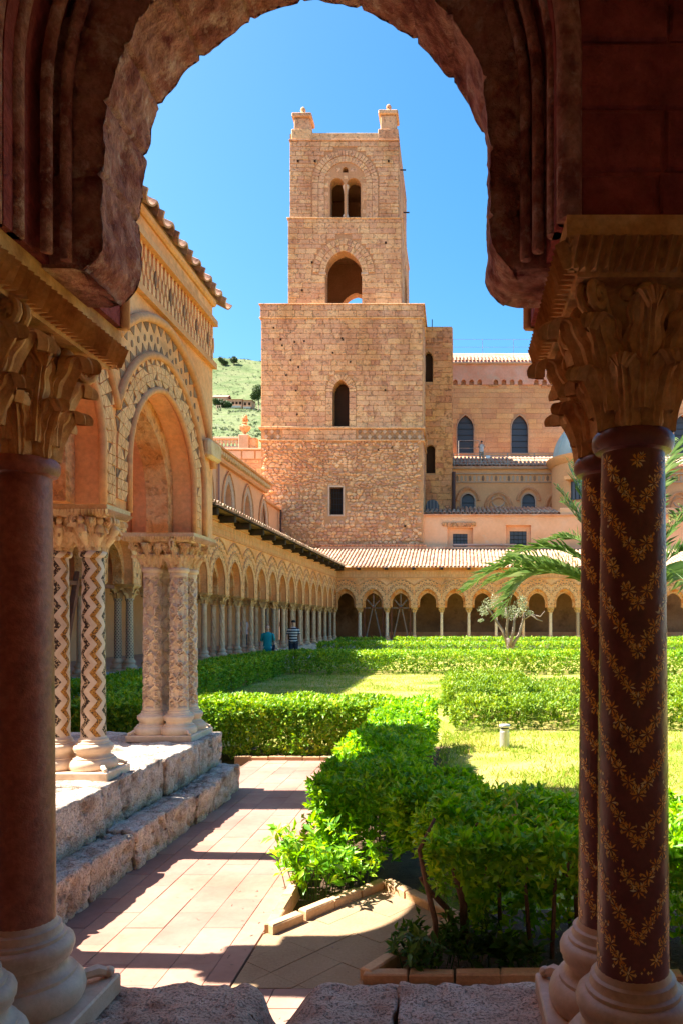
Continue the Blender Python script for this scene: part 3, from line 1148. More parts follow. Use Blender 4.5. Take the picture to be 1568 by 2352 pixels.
def voussoirs(root, f, o, w, n, mat, v0, v1, gap=.012, name='voussoir', d0=0.0, straight=True, ch=.4):
    """ring of wedge stones round an arched opening"""
    Rr, a = o['R'], o['a']
    ph1 = math.acos((Rr - a) / (Rr + d0 + w / 2))
    for s in (-1, 1):
        for i in range(n):
            p0, p1 = ph1 * i / n, ph1 * (i + 1) / n
            g = gap / Rr
            pts = []
            for (ph, d) in ((p0 + g, d0), (p1 - g, d0), (p1 - g, d0 + w), (p0 + g, d0 + w)):
                x = (Rr + d) * math.cos(ph) - (Rr - a)
                pts.append((o['uc'] + s * max(x, 0), o['zs'] + (Rr + d) * math.sin(ph)))
            MB().prism(pts if s > 0 else pts[::-1], f, v0, v1).build(name, mat, root)
        if straight:
            k = max(1, int((o['zs'] - o['zb']) / ch))
            for i in range(k):
                za = o['zb'] + (o['zs'] - o['zb']) * i / k + gap
                zb = o['zb'] + (o['zs'] - o['zb']) * (i + 1) / k - gap
                x0, x1 = o['uc'] + s * (a + d0), o['uc'] + s * (a + d0 + w)
                MB().prism([(min(x0, x1), za), (max(x0, x1), za), (max(x0, x1), zb), (min(x0, x1), zb)], f, v0, v1).build(name, mat, root)


# ---- shared column meshes
CM = {}
CM['base'] = base_mesh()
CM['base_lo'] = base_mesh(seg=14)
CM['plain'] = plain_shaft('plain_shaft', 18)
CM['near'] = plain_shaft('near_shaft', 48, n=20, z1=1.63)
CM['zig'] = plain_shaft('zig_shaft', 40)
CM['twist'] = twisted_shaft('twisted_shaft')
CM['cap_hi'] = capital_mesh('capital', True, 1)
CM['cap_fig'] = capital_mesh('capital', True, 2, figures=True)
CM['cap_lo'] = capital_mesh('capital', False, 3)
CM['cap_near'] = capital_mesh('capital', True, 4, H=.345, z0=1.68)
_mc = {}


def with_mat(key, mat):
    k = (key, mat)
    if k not in _mc:
        m = CM[key].copy()
        m.materials.clear()
        m.materials.append(MT[mat])
        _mc[k] = m
    return _mc[k]


def column(root, x, y, z, shaft, smat, cap, cmat, base, bmat, rot=0.0, label=None):
    c = obj('column', with_mat(shaft, smat), None, root, (x, y, z), (0, 0, rot))
    if label: c['label'] = label
    obj('base', with_mat(base, bmat), None, c)
    obj('capital', with_mat(cap, cmat), None, c)
    return c


def col_pair(root, f, u, z, shaft, smat, hi=False, sp=.14, cap=None, cmat='capital', bmat='marble_warm', half=.2, label=None, impost=True, along='v', zi=2.08, rot=0.0, imp_mat=None):
    """two columns set across the wall on one plinth, under one impost slab"""
    for s in (-1, 1):
        p = f(u, s * sp, z)
        column(root, p[0], p[1], z, shaft, smat, cap or ('cap_hi' if hi else 'cap_lo'), cmat, 'base' if hi else 'base_lo', bmat, rot if s > 0 else rot + .6, label)
    p0, p1 = f(0, 0, 0), f(1, 0, 0)
    alongx = abs(p1[0] - p0[0]) > .5
    hx, hy = (half, half + sp) if alongx else (half + sp, half)
    key = ('imp', hx, hy, hi, zi)
    if key not in _mc:
        _mc[key] = (impost_mesh(hx, hy, zi - .09 if zi < 2.1 else zi - .13, zi, teeth=hi, fl=.045 if zi < 2.1 else .03), plinth_mesh(hx, hy, hi))
    p = f(u, 0, z)
    if ('m', key, imp_mat or cmat) not in _mc:
        a = _mc[key][0].copy(); a.materials.append(MT[imp_mat or cmat])
        b = _mc[key][1].copy(); b.materials.append(MT[bmat])
        _mc[('m', key, imp_mat or cmat)] = (a, b)
    a, b = _mc[('m', key, imp_mat or cmat)]
    obj('impost', a, None, root, p)
    obj('plinth', b, None, root, p)

# ------------------------------------------------------------------ ground and setting
g = MB()
g.quad((-3000, -3000, GZ - .06), (3000, -3000, GZ - .06), (3000, 3000, GZ - .06), (-3000, 3000, GZ - .06))
tag(g.build('ground', MT['soil']), kind='structure')

# lawn sheet inside the court, gently uneven
nx, ny = 90, 160
X = np.linspace(-7.3, 16, nx); Y = np.linspace(3.62, 46.9, ny)
xx, yy = np.meshgrid(X, Y, indexing='ij')
zz = GZ - .008 + .02 * fbm(np.stack([xx.ravel() * .7, yy.ravel() * .7, 0 * xx.ravel()], 1), 3).reshape(xx.shape)
zz = np.where(((xx < -.1) & (yy < 11)) | (yy < 4.9), GZ - .09, zz)
lawn = MB().grid(np.stack([xx, yy, zz], -1)).build('lawn', MT['lawn'], smooth=True)
tag(lawn, kind='structure')

# paved path with single tiles
pm = MB()
pm.quad((-2.7, 2.3, GZ + .002), (-1.13, 2.3, GZ + .002), (-1.13, 9.62, GZ + .002), (-2.7, 9.62, GZ + .002))
pm.quad((-1.13, 2.3, GZ + .002), (9, 2.3, GZ + .002), (9, 3.66, GZ + .002), (-1.13, 3.66, GZ + .002))
path = tag(pm.build('path', MT['paving_joint']), kind='structure')
rp = random.Random(4)
tw, tl = .232, .46
row = 0
x = -2.66
while x < -1.15:
    w = min(tw, -1.13 - x)
    y = 2.3 - (row % 2) * tl * .5
    while y < 9.6:
        y0, y1 = max(y, 2.3), min(y + tl, 9.62)
        if y1 - y0 > .05 and not (y0 < 3.66 and x + w > -1.1):
            g_ = .0014
            dz = rp.uniform(-.0015, .0025)
            MB().bbox(x + g_, x + w - g_, y0 + g_, y1 - g_, GZ - .03, GZ + .006 + dz, .0015).build('paving_tile', MT['paving'], path)
        y += tl
    x += tw
    row += 1
row = 0
y = 2.3
while y < 3.62:
    x = -1.13 - (row % 2) * tl * .5
    while x < 3.0:
        x0, x1 = max(x, -1.13), x + tl
        y1 = min(y + tw, 3.645)
        if x1 - x0 > .05 and y1 - y > .04:
            dz = rp.uniform(-.0015, .0025)
            MB().bbox(x0 + .002, x1 - .002, y + .002, y1 - .002, GZ - .03, GZ + .006 + dz, .0015).build('paving_tile', MT['paving'], path)
        x += tl
    y += tw
    row += 1

# small paved corner cut into the planting beds
NP = [(-1.12, 4.28), (-.51, 5.09), (.03, 4.46), (-.49, 3.69)]
pc = MB()
poly = [(-1.12, 3.66), (-1.12, 4.28), (-.51, 5.09), (.03, 4.46), (-.46, 3.66)]
pc.add([(a, b, GZ + .001) for a, b in poly], [tuple(range(4, -1, -1))])
pcut = tag(pc.build('path_corner', MT['niche']), kind='structure')
# its tiles laid on the diagonal
dx, dy = Vector((.61, .81)).normalized(), Vector((.81, -.61)).normalized()
import itertools
def in_poly(p, P):
    c = False
    for i in range(len(P)):
        a, b = P[i], P[i - 1]
        if (a[1] > p[1]) != (b[1] > p[1]) and p[0] < (b[0] - a[0]) * (p[1] - a[1]) / (b[1] - a[1]) + a[0]: c = not c
    return c
def clip_poly(sub, clip):
    """Sutherland-Hodgman against a convex polygon given clockwise"""
    out = sub
    for k in range(len(clip)):
        a, b = clip[k], clip[(k + 1) % len(clip)]
        ins = lambda p: (b[0] - a[0]) * (p[1] - a[1]) - (b[1] - a[1]) * (p[0] - a[0]) <= 1e-9
        res = []
        for q in range(len(out)):
            p0, p1 = out[q - 1], out[q]
            if ins(p0) != ins(p1):
                d0 = (b[0] - a[0]) * (p0[1] - a[1]) - (b[1] - a[1]) * (p0[0] - a[0])
                d1 = (b[0] - a[0]) * (p1[1] - a[1]) - (b[1] - a[1]) * (p1[0] - a[0])
                t = d0 / (d0 - d1)
                res.append((p0[0] + (p1[0] - p0[0]) * t, p0[1] + (p1[1] - p0[1]) * t))
            if ins(p1): res.append(p1)
        out = res
        if not out: break
    return out
for i in range(-8, 9):
    for j in range(-9, 10):
        q = [Vector((-.6, 4.3)) + dx * (i * .30 + a) + dy * (j * .21 + b) for a, b in ((.0012, .0012), (.2988, .0012), (.2988, .2088), (.0012, .2088))]
        q = clip_poly([(p.x, p.y) for p in q], poly)
        if len(q) < 3: continue
        ar = abs(sum(q[k - 1][0] * q[k][1] - q[k][0] * q[k - 1][1] for k in range(len(q)))) / 2
        if ar < .002: continue
        zt_ = GZ + .004 + rp.uniform(-.001, .002)
        n_ = len(q)
        m = MB().add([(p[0], p[1], GZ - .02) for p in q] + [(p[0], p[1], zt_) for p in q],
                     [tuple(range(n_, 2 * n_))] + [(k, (k + 1) % n_, n_ + (k + 1) % n_, n_ + k) for k in range(n_)])
        m.build('paving_tile', MT['niche'], pcut)

# brick edging of the beds
def edging(label, pts, group='brick edgings round the beds'):
    root = thing('brick_edging', label, 'edging', (pts[0][0], pts[0][1], GZ), group)
    for (a, b) in zip(pts[:-1], pts[1:]):
        a, b = Vector(a), Vector(b)
        L = (b - a).length
        d = (b - a) / L
        nrm = Vector((-d.y, d.x))
        n = max(1, round(L / .235))
        for i in range(n):
            c = a + d * (L * (i + .5) / n)
            h = L / n / 2 - .004
            w = .035
            zt = GZ + .062 + rp.uniform(-.008, .006)
            q = [c - d * h - nrm * w, c + d * h - nrm * w, c + d * h + nrm * w, c - d * h + nrm * w]
            o_ = Vector((rp.uniform(-.006, .006), rp.uniform(-.006, .006)))
            V = [(p.x + o_.x, p.y + o_.y, GZ - .05) for p in q] + [(p.x + o_.x, p.y + o_.y, zt - .008) for p in q]
            q2 = [c - d * (h - .007) - nrm * (w - .007), c + d * (h - .007) - nrm * (w - .007), c + d * (h - .007) + nrm * (w - .007), c - d * (h - .007) + nrm * (w - .007)]
            V += [(p.x + o_.x, p.y + o_.y, zt + rp.uniform(-.003, .003)) for p in q2]
            Q = [(8, 9, 10, 11)]
            for k in range(4):
                k2 = (k + 1) % 4
                Q += [(k, k2, 4 + k2, 4 + k), (4 + k, 4 + k2, 8 + k2, 8 + k)]
            MB().add(V, Q).build('brick', MT['brick'], root)
    return root


edging('row of buff edging bricks turning the corner of the bed beside the tiled path', [(-1.09, 9.6), (-1.09, 4.30), (-.51, 5.06)])
edging('row of buff edging bricks bounding the bed below the dark-stemmed hedge', [(-.48, 5.06), (.0, 4.45), (-.47, 3.72), (3.2, 3.70)])
edging('straight row of buff edging bricks under the hedge at the end of the tiled path', [(-2.9, 9.66), (-1.12, 9.66)])

# walk floors
tag(MB().box(-12.3, 40, -2.4, 1.6, GZ - .3, .05).build('walk_floor', MT['floor']), kind='structure')
tag(MB().box(-12.3, -8.5, 1.6, 52, GZ - .3, .42).build('walk_floor', MT['floor']), kind='structure')
tag(MB().box(-8.5, 40, 47.9, 52, GZ - .3, .42).build('walk_floor', MT['floor']), kind='structure')


# ------------------------------------------------------------------ arcades
ZS = 0.5                                   # top of the low walls carrying the columns


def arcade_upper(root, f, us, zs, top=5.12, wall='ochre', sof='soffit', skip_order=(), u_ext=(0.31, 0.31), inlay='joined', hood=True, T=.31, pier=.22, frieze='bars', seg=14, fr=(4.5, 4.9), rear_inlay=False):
    bays = [((a + b) / 2, (b - a) / 2) for a, b in zip(us[:-1], us[1:])]
    ops = [arch_fn(uc, hb - pier, zs, zs + ST, HF - ST) for uc, hb in bays]
    u0, u1 = us[0] - u_ext[0], us[-1] + u_ext[1]
    w = panel(MB(), f, u0, u1, zs, top, ops, T, .11, seg, back=True)
    panel(w, f, u0, u1, zs, top, ops, -.11, -T, seg, back=True)
    wo = w.build('wall', MT[wall], root)
    xl, xd = MB(), MB()
    for i, (uc, hb) in enumerate(bays):
        a = hb - pier
        if i not in skip_order:
            ai = a - .13
            oi = arch_fn(uc, ai, zs, zs + .3, .62 / .52 * ai)
            mb = panel(MB(), f, uc - a - .01, uc + a + .01, zs, zs + HF + .05, [oi], .109, -.109, seg, ends=False, topcap=False)
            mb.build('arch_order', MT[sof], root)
        if hood:
            for d, rr_ in ((.0, .022), (.29, .026), (.6, .032)):
                c = arc_curve(uc, a, zs, d, hb, 10)
                if inlay == 'some' and i == len(bays) - 1 and d > .1:
                    e_ = arc_curve(uc, a, zs, d, 1.29 if d > .5 else a + d + .001, 14, down=(d < .5))
                    c = [q for q in c if q[0] <= uc] + [q for q in e_ if q[0] > uc + 1e-6]
                if inlay == 'some': rr_ *= 1.35
                MB().tube([f(u, T + rr_ * .35, z) for u, z in c], rr_, 6).build('hood_moulding', MT['string'], root, smooth=True)
        if inlay:
            pl = inlay_polys(uc, a, zs, hb, *((9, 8) if inlay == 'joined' else (15, 13)))
            if inlay == 'joined':
                l_, d_ = MB(), MB()
                for p, dark, b in pl:
                    n = len(p)
                    if dark: d_.add([f(u, T + .004, z) for u, z in p], [tuple(range(n))])
                    else: l_.prism(p, f, T - .003, T + .012)
                l_.build('inlay', MT['inlay_light'], root, kind='stuff')
                d_.build('dark_inlay', MT['inlay_dark'], root, kind='stuff')
            elif inlay == 'some' and i >= len(bays) - 2:
                for q_, (p, dark, b) in enumerate(pl):
                    v1_ = T + (.006 if dark else .014)
                    if (i == len(bays) - 1 and q_ < 290):
                        c = f(sum(q[0] for q in p) / len(p), T, sum(q[1] for q in p) / len(p))
                        MB().prism(p, f, T - .003, v1_).build('inlay_stone', MT['inlay_dark' if dark else 'inlay_light'], root, origin=c)
                    else:
                        (xd if dark else xl).prism(p, f, T - .003, v1_)
    if xl.v: xl.build('inlay', MT['inlay_light'], root, kind='stuff')
    if xd.v: xd.build('dark_inlay', MT['inlay_dark'], root, kind='stuff')
    # string courses and frieze
    for z, h, o in ((fr[0] - .06, .06, .05), (fr[1], .06, .06)):
        q = MB()
        q.box(*sorted((f(u0, T, 0)[0], f(u1, T + o, 0)[0])), *sorted((f(u0, T, 0)[1], f(u1, T + o, 0)[1])), z, z + h)
        q.build('string_course', MT['string'], root)
    fz = MB()
    L = u1 - u0
    h = fr[1] - fr[0]
    if frieze == 'bars':
        n = int(L / .095)
        for i in range(n):
            c = u0 + L * (i + .5) / n
            for (za, zb) in ((fr[0] + .035, fr[0] + h * .48), (fr[0] + h * .54, fr[1] - .035)):
                fz.prism([(c - .026, za), (c + .026, za), (c + .026, zb), (c - .026, zb)], f, T, T + .03)
        fz.build('frieze', MT['inlay_light'], root, kind='stuff')
    else:
        n = int(L / .085)
        k = 0
        for i in range(n - 1, -1, -1):
            c = u0 + L * (i + .5) / n
            for r_ in range(3):
                cc = c + (.0425 if r_ % 2 else 0)
                zc = fr[0] + h * (r_ + .5) / 3
                hh = h / 3 * .62
                p = [(cc - .024, zc), (cc - .013, zc - hh * .8), (cc, zc - hh), (cc + .013, zc - hh * .8), (cc + .024, zc), (cc + .013, zc + hh * .8), (cc, zc + hh), (cc - .013, zc + hh * .8)]
                if r_ == 1: p = [(cc - .022, zc), (cc, zc - hh), (cc + .022, zc), (cc, zc + hh)]
                MB().prism(p, f, T - .003, T + .015).build('frieze_stone', MT['inlay_dark' if (i + r_) % 4 == 0 and r_ == 1 else 'inlay_light'], root)
                k += 1
    return bays


def low_wall(root, f, u0, u1, z1, blocks=1.1, depth=.42, zlow=None, step=.0, mat='tufa', res=.05, seed=0, limit=80, amp=.018, pits=.02):
    """blocks of the low wall under the columns"""
    n = max(1, round((u1 - u0) / blocks))
    for i in range(n):
        a, b = u0 + (u1 - u0) * i / n + .004, u0 + (u1 - u0) * (i + 1) / n - .004
        p, q = f(a, -depth, 0), f(b, depth, 0)
        x0, x1 = sorted((p[0], q[0])); y0, y1 = sorted((p[1], q[1]))
        m = rough_box('wall_block', x0, x1, y0, y1, GZ - .1, z1, res, amp, 7, .03, seed + i, 3, pits=pits)
        obj('wall_block', m, MT[mat], root)


BAY = 1.745
# --- left arcade -----------------------------------------------------------
LX = -8.0
fl = FY(LX, 1)
left = thing('cloister_arcade', 'long receding arcade of paired columns under a tiled eave, ending below the stone tower', 'arcade', (LX, 25, GZ))
usL = [2.06 + BAY * k for k in range(0, 27)]
arcade_upper(left, fl, usL, 2.58)
styles = ['plain', 'twist', 'plain', 'twist', 'plain', 'spot', 'plain', 'twist']
for k, u in enumerate(usL):
    if k < 6: continue
    st = styles[(k + 4) % 8]
    if k == 9: st = 'spot'
    if st == 'plain': a = ('plain', 'marble' if k % 4 == 1 else 'marble_warm')
    elif st == 'spot': a = ('plain', 'spotted')
    else: a = ('twist', 'marble_warm')
    col_pair(left, fl, u, ZS, *a, rot=k * .7)
MB().box(LX - .42, LX + .42, 2.5, 48.0, GZ - .1, ZS).build('low_wall', MT['tufa'], left)
# eave: brackets, boards, tiles
for k in range(7, 54):
    u = 2.06 + BAY / 2 * 0 + BAY * (k - 1) / 2
    if k % 2: continue
    MB().bbox(LX + .31, LX + .86, u - .1, u + .1, 4.88, 5.1, .02).build('bracket', MT['wood_dark'], left)
deck = MB()
deck.add([(-7.05, 1.3, 5.13), (-7.05, 46.75, 5.13), (-12.3, 51.6, 6.73), (-12.3, -2.4, 6.73),
          (-7.05, 1.3, 5.09), (-7.05, 46.75, 5.09), (-12.3, 51.6, 6.69), (-12.3, -2.4, 6.69)],
         [(0, 1, 2, 3), (7, 6, 5, 4), (0, 4, 5, 1)])
dk = deck.build('roof', MT['wood_dark'], left)
tl_ = tile_mesh('roof_tile', .5, .1)
pl_ = math.atan2(1.6, 5.25)
roof_tiles(dk, tl_, MT['tile'], (-7.0, 14.0, 5.16), (0, .25, 0), 2, 131, (-.40, 0, .123), 262, rotz=R(90), pitch=0, seed=2)
# timber prop in one of the arches
tp = thing('timber_prop', 'slanting dark timber prop under an arch of the shaded arcade behind the hedge', 'timber prop', (-8.0, 15.2, .5))
MB().tube([(-8.05, 15.0, .5), (-8.05, 15.9, 3.3)], .075, 4).build('strut', MT['wood_red'], tp)
MB().tube([(-8.05, 16.8, .5), (-8.05, 15.95, 3.3)], .075, 4).build('strut', MT['wood_red'], tp)
MB().tube([(-8.05, 14.6, 2.5), (-8.05, 17.3, 2.5)], .06, 4).build('beam', MT['wood_red'], tp)

# --- far arcade ------------------------------------------------------------
FYc = 47.43
ff = FX(FYc, -1)
far = thing('cloister_arcade', 'far arcade of round-topped arches with a pale tiled roof below the pink chapel wall', 'arcade', (4, FYc, GZ))
usF = [LX + .0 + BAY * k for k in range(0, 15)]
arcade_upper(far, ff, usF, 2.58, u_ext=(-.33, .31))
fst = ['twist', 'plain', 'spot', 'plain', 'twist', 'plain', 'plain', 'plain', 'spot', 'plain', 'twist', 'plain', 'plain', 'plain']
for k, u in enumerate(usF[1:]):
    st = fst[k]
    a = ('twist', 'marble') if st == 'twist' else (('plain', 'spotted') if st == 'spot' else ('plain', 'marble' if k % 2 else 'marble_warm'))
    col_pair(far, ff, u, ZS, *a, rot=k)
MB().box(LX + .43, 17, FYc - .42, FYc + .42, GZ - .1, ZS).build('low_wall', MT['tufa'], far)
bw = MB().box(-12.3, 17.5, 51.3, 51.6, GZ, 6.7)
bw.build('back_wall', MT['walk_wall'], far)
MB().box(-5, 17, 51.1, 51.3, .42, .95).build('wall_bench', MT['string'], far)
for k, u in enumerate(usF[1:]):
    MB().bbox(u - .1, u + .1, FYc - .86, FYc - .31, 4.96, 5.09, .02).build('bracket', MT['wood_dark'], far)
deck = MB()
deck.add([(-7.05, 46.75, 5.12), (17.5, 46.75, 5.12), (17.5, 51.6, 6.72), (-12.3, 51.6, 6.72), (-7.05, 46.75, 5.08), (17.5, 46.75, 5.08), (17.5, 51.6, 6.68), (-12.3, 51.6, 6.68)],
         [(0, 1, 2, 3), (7, 6, 5, 4), (0, 4, 5, 1)])
fdk = deck.build('roof', MT['tile_red'], far)
ps = math.atan2(1.6, 4.85)
tf = tile_mesh('roof_tile', .5, .088, 6)
rows = 12
roof_tiles(fdk, tf, MT['tile'], (-12.2, 46.71, 5.14), (.24, 0, 0), rows, 123, (0, .405, .1336), 300, pitch=ps, seed=5,
           keep=lambda P: P.x > -7.05 - (P.y - 46.75) * 1.08 + .1)
for x0, x1 in ((-9.5, -2.3), (-2.3, 17)):
    MB().box(x0, x1, 51.25, 51.75, 6.72, 6.86).build('ridge_coping', MT['tile'], far)
for k in range(26):
    x = -9.4 + k * .28
    MB().bbox(x, x + .26, 51.3, 51.55, 6.87, 6.99, .02).build('coping_brick', MT['tile_red'], far)
MB().box(-9.5, -2.3, 51.24, 51.64, 7.0, 7.06).build('ridge_coping', MT['tile'], far)
# timber centring in two arches
for i in (1, 2):
    uc = usF[i] + BAY / 2
    t = thing('timber_centring', 'reddish timber frame of crossed struts filling an arch beside the dark corner doorway' if i == 1 else 'reddish timber frame of crossed struts filling the arch next to the open far bays', 'timber frame', (uc, FYc, .5), 'timber frames in the far arches')
    y = FYc + .16
    pts = arc_curve(uc, .56, 2.6, 0, .8, 8, .3, 1.0)
    MB().tube([(u, y, z) for u, z in pts], .07, 4).build('curved_rib', MT['wood_red'], t)
    for a, b in (((-.5, .5), (-.05, 2.6)), ((.5, .5), (.05, 2.6))):
        MB().tube([(uc + a[0], y - .05, a[1]), (uc + b[0], y - .05, b[1])], .05, 4).build('strut', MT['wood_grey'], t)
    MB().tube([(uc - .62, y - .03, 2.55), (uc + .62, y - .03, 2.55)], .05, 4).build('beam', MT['wood_grey'], t)
    for dx_, dz_ in ((-.42, .5), (0, .85), (.42, .5)):
        MB().tube([(uc, y - .06, 2.6), (uc + dx_, y - .06, 2.6 + dz_)], .05, 4).build('spoke', MT['wood_grey'], t)
    for s in (-1, 1):
        MB().tube([(uc + s * .6, y, .5), (uc + s * .6, y, 2.6)], .05, 4).build('post', MT['wood_red'], t)
    MB().lathe([(0, 0), (.16, 0), (.16, .06), (0, .06)], 10, (uc, y - .1, 2.55)).build('hub', MT['wood_red'], t)

# --- fountain court (small square arcade in the corner) --------------------
CX, CY = -2.97, 7.68
fe = FY(CX, 1)
fn = FX(CY, 1)
court = thing('fountain_court', 'square corner arcade with inlaid arches, tiled coping and carved columns on stepped pale blocks', 'arcade', (CX, 5, GZ))
usE = [2.26, 4.0, 5.76, 7.68]
arcade_upper(court, fe, usE, 2.58, u_ext=(-.13, .37), inlay='some', frieze='stones', seg=20, top=5.14)
usN = [-8.0 + 1.677 * k for k in range(4)]
arcade_upper(court, fn, usN, 2.58, u_ext=(-.35, -.32), inlay='joined', top=5.137)
lab_z = 'pale marble shaft with zigzag bands of dark and gold mosaic'
col_pair(court, fe, 5.76, ZS, 'zig', 'zigzag', True, cap='cap_fig', bmat='marble', label=lab_z, cmat='capital_pale', rot=.35)
col_pair(court, fe, 4.0, ZS, 'zig', 'zigzag', True, bmat='marble', label=lab_z)
for u in usN[1:3]:
    col_pair(court, fn, u, ZS, 'plain', 'marble_warm', True)
# four carved columns at the corner
for i, (sx, sy) in enumerate(((-1, -1), (1, -1), (-1, 1), (1, 1))):
    CM['carved%d' % i] = carved_shaft('carved_shaft', i * 1.7)
    column(court, CX + sx * .135, CY + sy * .135, ZS, 'carved%d' % i, 'marble', 'cap_hi', 'capital_pale', 'base', 'marble', i * .8, 'shaft carved all over with leafy scrollwork')
im = impost_mesh(.36, .34, 1.99, 2.08)
im.materials.append(MT['capital_pale'])
obj('impost', im, None, court, (CX, CY, ZS))
pmz = plinth_mesh(.33, .32)
pmz.materials.append(MT['marble'])
obj('plinth', pmz, None, court, (CX, CY, ZS))
# stepped blocks below
sd = 0
yb = [2.5, 3.25, 4.3, 5.35, 6.5, 7.35, 8.05]
for a, b in zip(yb[:-1], yb[1:]):
    m = rough_box('step_block', -3.55, -2.55 + random.uniform(-.02, .02), a + .004, b - .004, .15, ZS + .0, .024, .014, 10, .014, 20 + sd, 4, pits=.05)
    obj('step_block', m, MT['tufa'], court)
    sd += 1
yb = [2.5, 3.0, 3.7, 4.2, 4.75, 5.4, 5.95, 6.6, 7.1, 7.6, 8.02]
for a, b in zip(yb[:-1], yb[1:]):
    m = rough_box('step_block', -3.5, -2.335 + random.uniform(-.025, .025), a + .005, b - .005, GZ - .05, .165 + random.uniform(-.015, .01), .024, .016, 10, .014, 40 + sd, 4, pits=.05)
    obj('step_block', m, MT['tufa'], court)
    sd += 1
xb = [-8.3, -7, -5.8, -4.6, -3.55]
for a, b in zip(xb[:-1], xb[1:]):
    m = rough_box('step_block', a + .004, b - .004, CY - .5, 8.05, GZ - .05, ZS, .05, .016, 7, .035, 60 + sd, 3, pits=.03)
    obj('step_block', m, MT['tufa'], court)
    sd += 1
# cavetto, coping roof and corner corbel
MB().bbox(CX - .35, CX + .35, 2.5, 8.08, 5.12, 5.2, .02).build('cornice', MT['ochre'], court)
MB().bbox(-8.0, CX - .41, CY - .40, CY + .40, 5.118, 5.2, .02).build('cornice', MT['ochre'], court)
MB().bbox(CX + .31, CX + .40, 7.72, 8.1, 3.42, 3.62, .03).build('corbel', MT['capital_pale'], court)
cr = MB()
for (x_, y_) in ((2.45, 8.25),):
    cr.add([(CX + .35, 2.45, 5.2), (CX + .35, 8.12, 5.2), (CX, 8.12, 5.38), (CX, 2.45, 5.38), (CX - .38, 2.45, 5.2), (CX - .38, 8.12, 5.2)],
           [(0, 1, 2, 3), (3, 2, 5, 4), (1, 5, 2), (0, 3, 4), (0, 4, 5, 1)])
cdk = cr.build('roof', MT['tile_near'], court)
tn = tile_mesh('roof_tile', .34, .10, 10, .02)
tn.materials.append(MT['tile_near'])
pan = tile_mesh('pan_tile', .34, .105, 10, .02)
for v in pan.vertices: v.co.z = -v.co.z + .06
pan.materials.append(MT['tile_near'])
for side in (1, -1):
    for r_ in range(2):
        for i in range(17):
            y = 2.55 + i * .345
            pt = math.atan2(.18, .38)
            P = (CX + side * (.37 - .2 * r_), y, 5.225 + .09 * r_)
            rz = R(90) if side > 0 else R(-90)
            obj('roof_tile', tn, None, cdk, P, (pt + rp.uniform(-.03, .03), 0, rz + rp.uniform(-.04, .04)))
            obj('roof_tile', pan, None, cdk, (P[0] + side * .04, y + .172, P[2] - .02), (pt, 0, rz))

# --- near arcade -----------------------------------------------------------
NY = 2.06
fnr = FX(NY, 1)
near = thing('cloister_arcade', 'dark shaded arch framing the garden, on a dark marble column and gold-mosaic columns', 'arcade', (-.42, NY, GZ))
usA = [-.42 + BAY * (k + .5) for k in range(-4, 6)]
NZ = 2.64
bc = -.42
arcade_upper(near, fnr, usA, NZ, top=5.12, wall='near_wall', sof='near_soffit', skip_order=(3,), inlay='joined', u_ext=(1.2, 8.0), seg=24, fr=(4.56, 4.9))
# rough inner arch of the bay in front
def rough_arch():
    a, zb, st, h = .52, NZ - .01, .3, .60
    Rr = (h * h + a * a) / (2 * a)
    zc = NZ + st
    ph1 = math.acos((Rr - a) / Rr)
    path_ = []
    for i in range(26): path_.append((1, a, zb + (zc - zb) * i / 26, (-1, 0)))
    for i in range(84):
        ph = ph1 * i / 83
        path_.append((1, Rr * math.cos(ph) - (Rr - a), zc + Rr * math.sin(ph), (-math.cos(ph), -math.sin(ph))))
    pts = [(bc + x, z, n) for s, x, z, n in path_]
    lef = [(bc - x, z, (-n[0], n[1])) for s, x, z, n in path_]
    full = lef + pts[::-1]
    # cross-section loop (v, depth outward): far side, soffit, near side
    loop = []
    T0, T1, D = -.115, .135, .17
    for i in range(9): loop.append((T1, D * (1 - i / 9)))
    for i in range(31): loop.append((T1 + (T0 - T1) * i / 30, 0))
    for i in range(1, 10): loop.append((T0, D * i / 9))
    n, m = len(full), len(loop)
    P = np.zeros((n, m, 3)); N = np.zeros((n, m, 3))
    for i, (u, z, nn) in enumerate(full):
        e = min(i, n - 1 - i)
        rb = .05 * max(0, 1 - e / 7) ** 2           # rounded foot
        for j, (v, d) in enumerate(loop):
            # rounded edges
            vr = v; dr = d
            rr_ = .03
            if d < rr_ and abs(v - T1) < 1e-6 or (abs(v - T0) < 1e-6 and d < rr_): vr = v * (1 - .12 * (1 - d / rr_))
            dd = d + rb
            P[i, j] = (u - nn[0] * dd, NY + vr * (1 - .5 * rb), z - nn[1] * dd)
            N[i, j] = (nn[0], 0, nn[1]) if d == 0 else (0, 1 if v > 0 else -1, 0)
    F = P.reshape(-1, 3)
    h_ = fbm(F * 5, 3) * .011 + fbm(F * 24 + 9, 3) * .006
    h_ = h_.reshape(n, m)
    for q in range(20, n - 10, 17):
        h_[q + (q // 17) % 3] -= .011
    P += N * h_[:, :, None]
    P[:, :, 0] -= .018 * np.exp(-((P[:, :, 2] - 2.8) / .22) ** 2) * (P[:, :, 0] > 0)
    mb = MB().grid(P)
    for i in (0, n - 1):
        c = P[i].mean(0)
        b = len(mb.v)
        mb.v.append(tuple(c))
        base = i * m
        for j in range(m - 1):
            mb.f.append((b, base + j, base + j + 1))
        mb.f.append((b, base + m - 1, base))
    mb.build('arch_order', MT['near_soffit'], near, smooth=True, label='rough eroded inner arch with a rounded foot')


rough_arch()
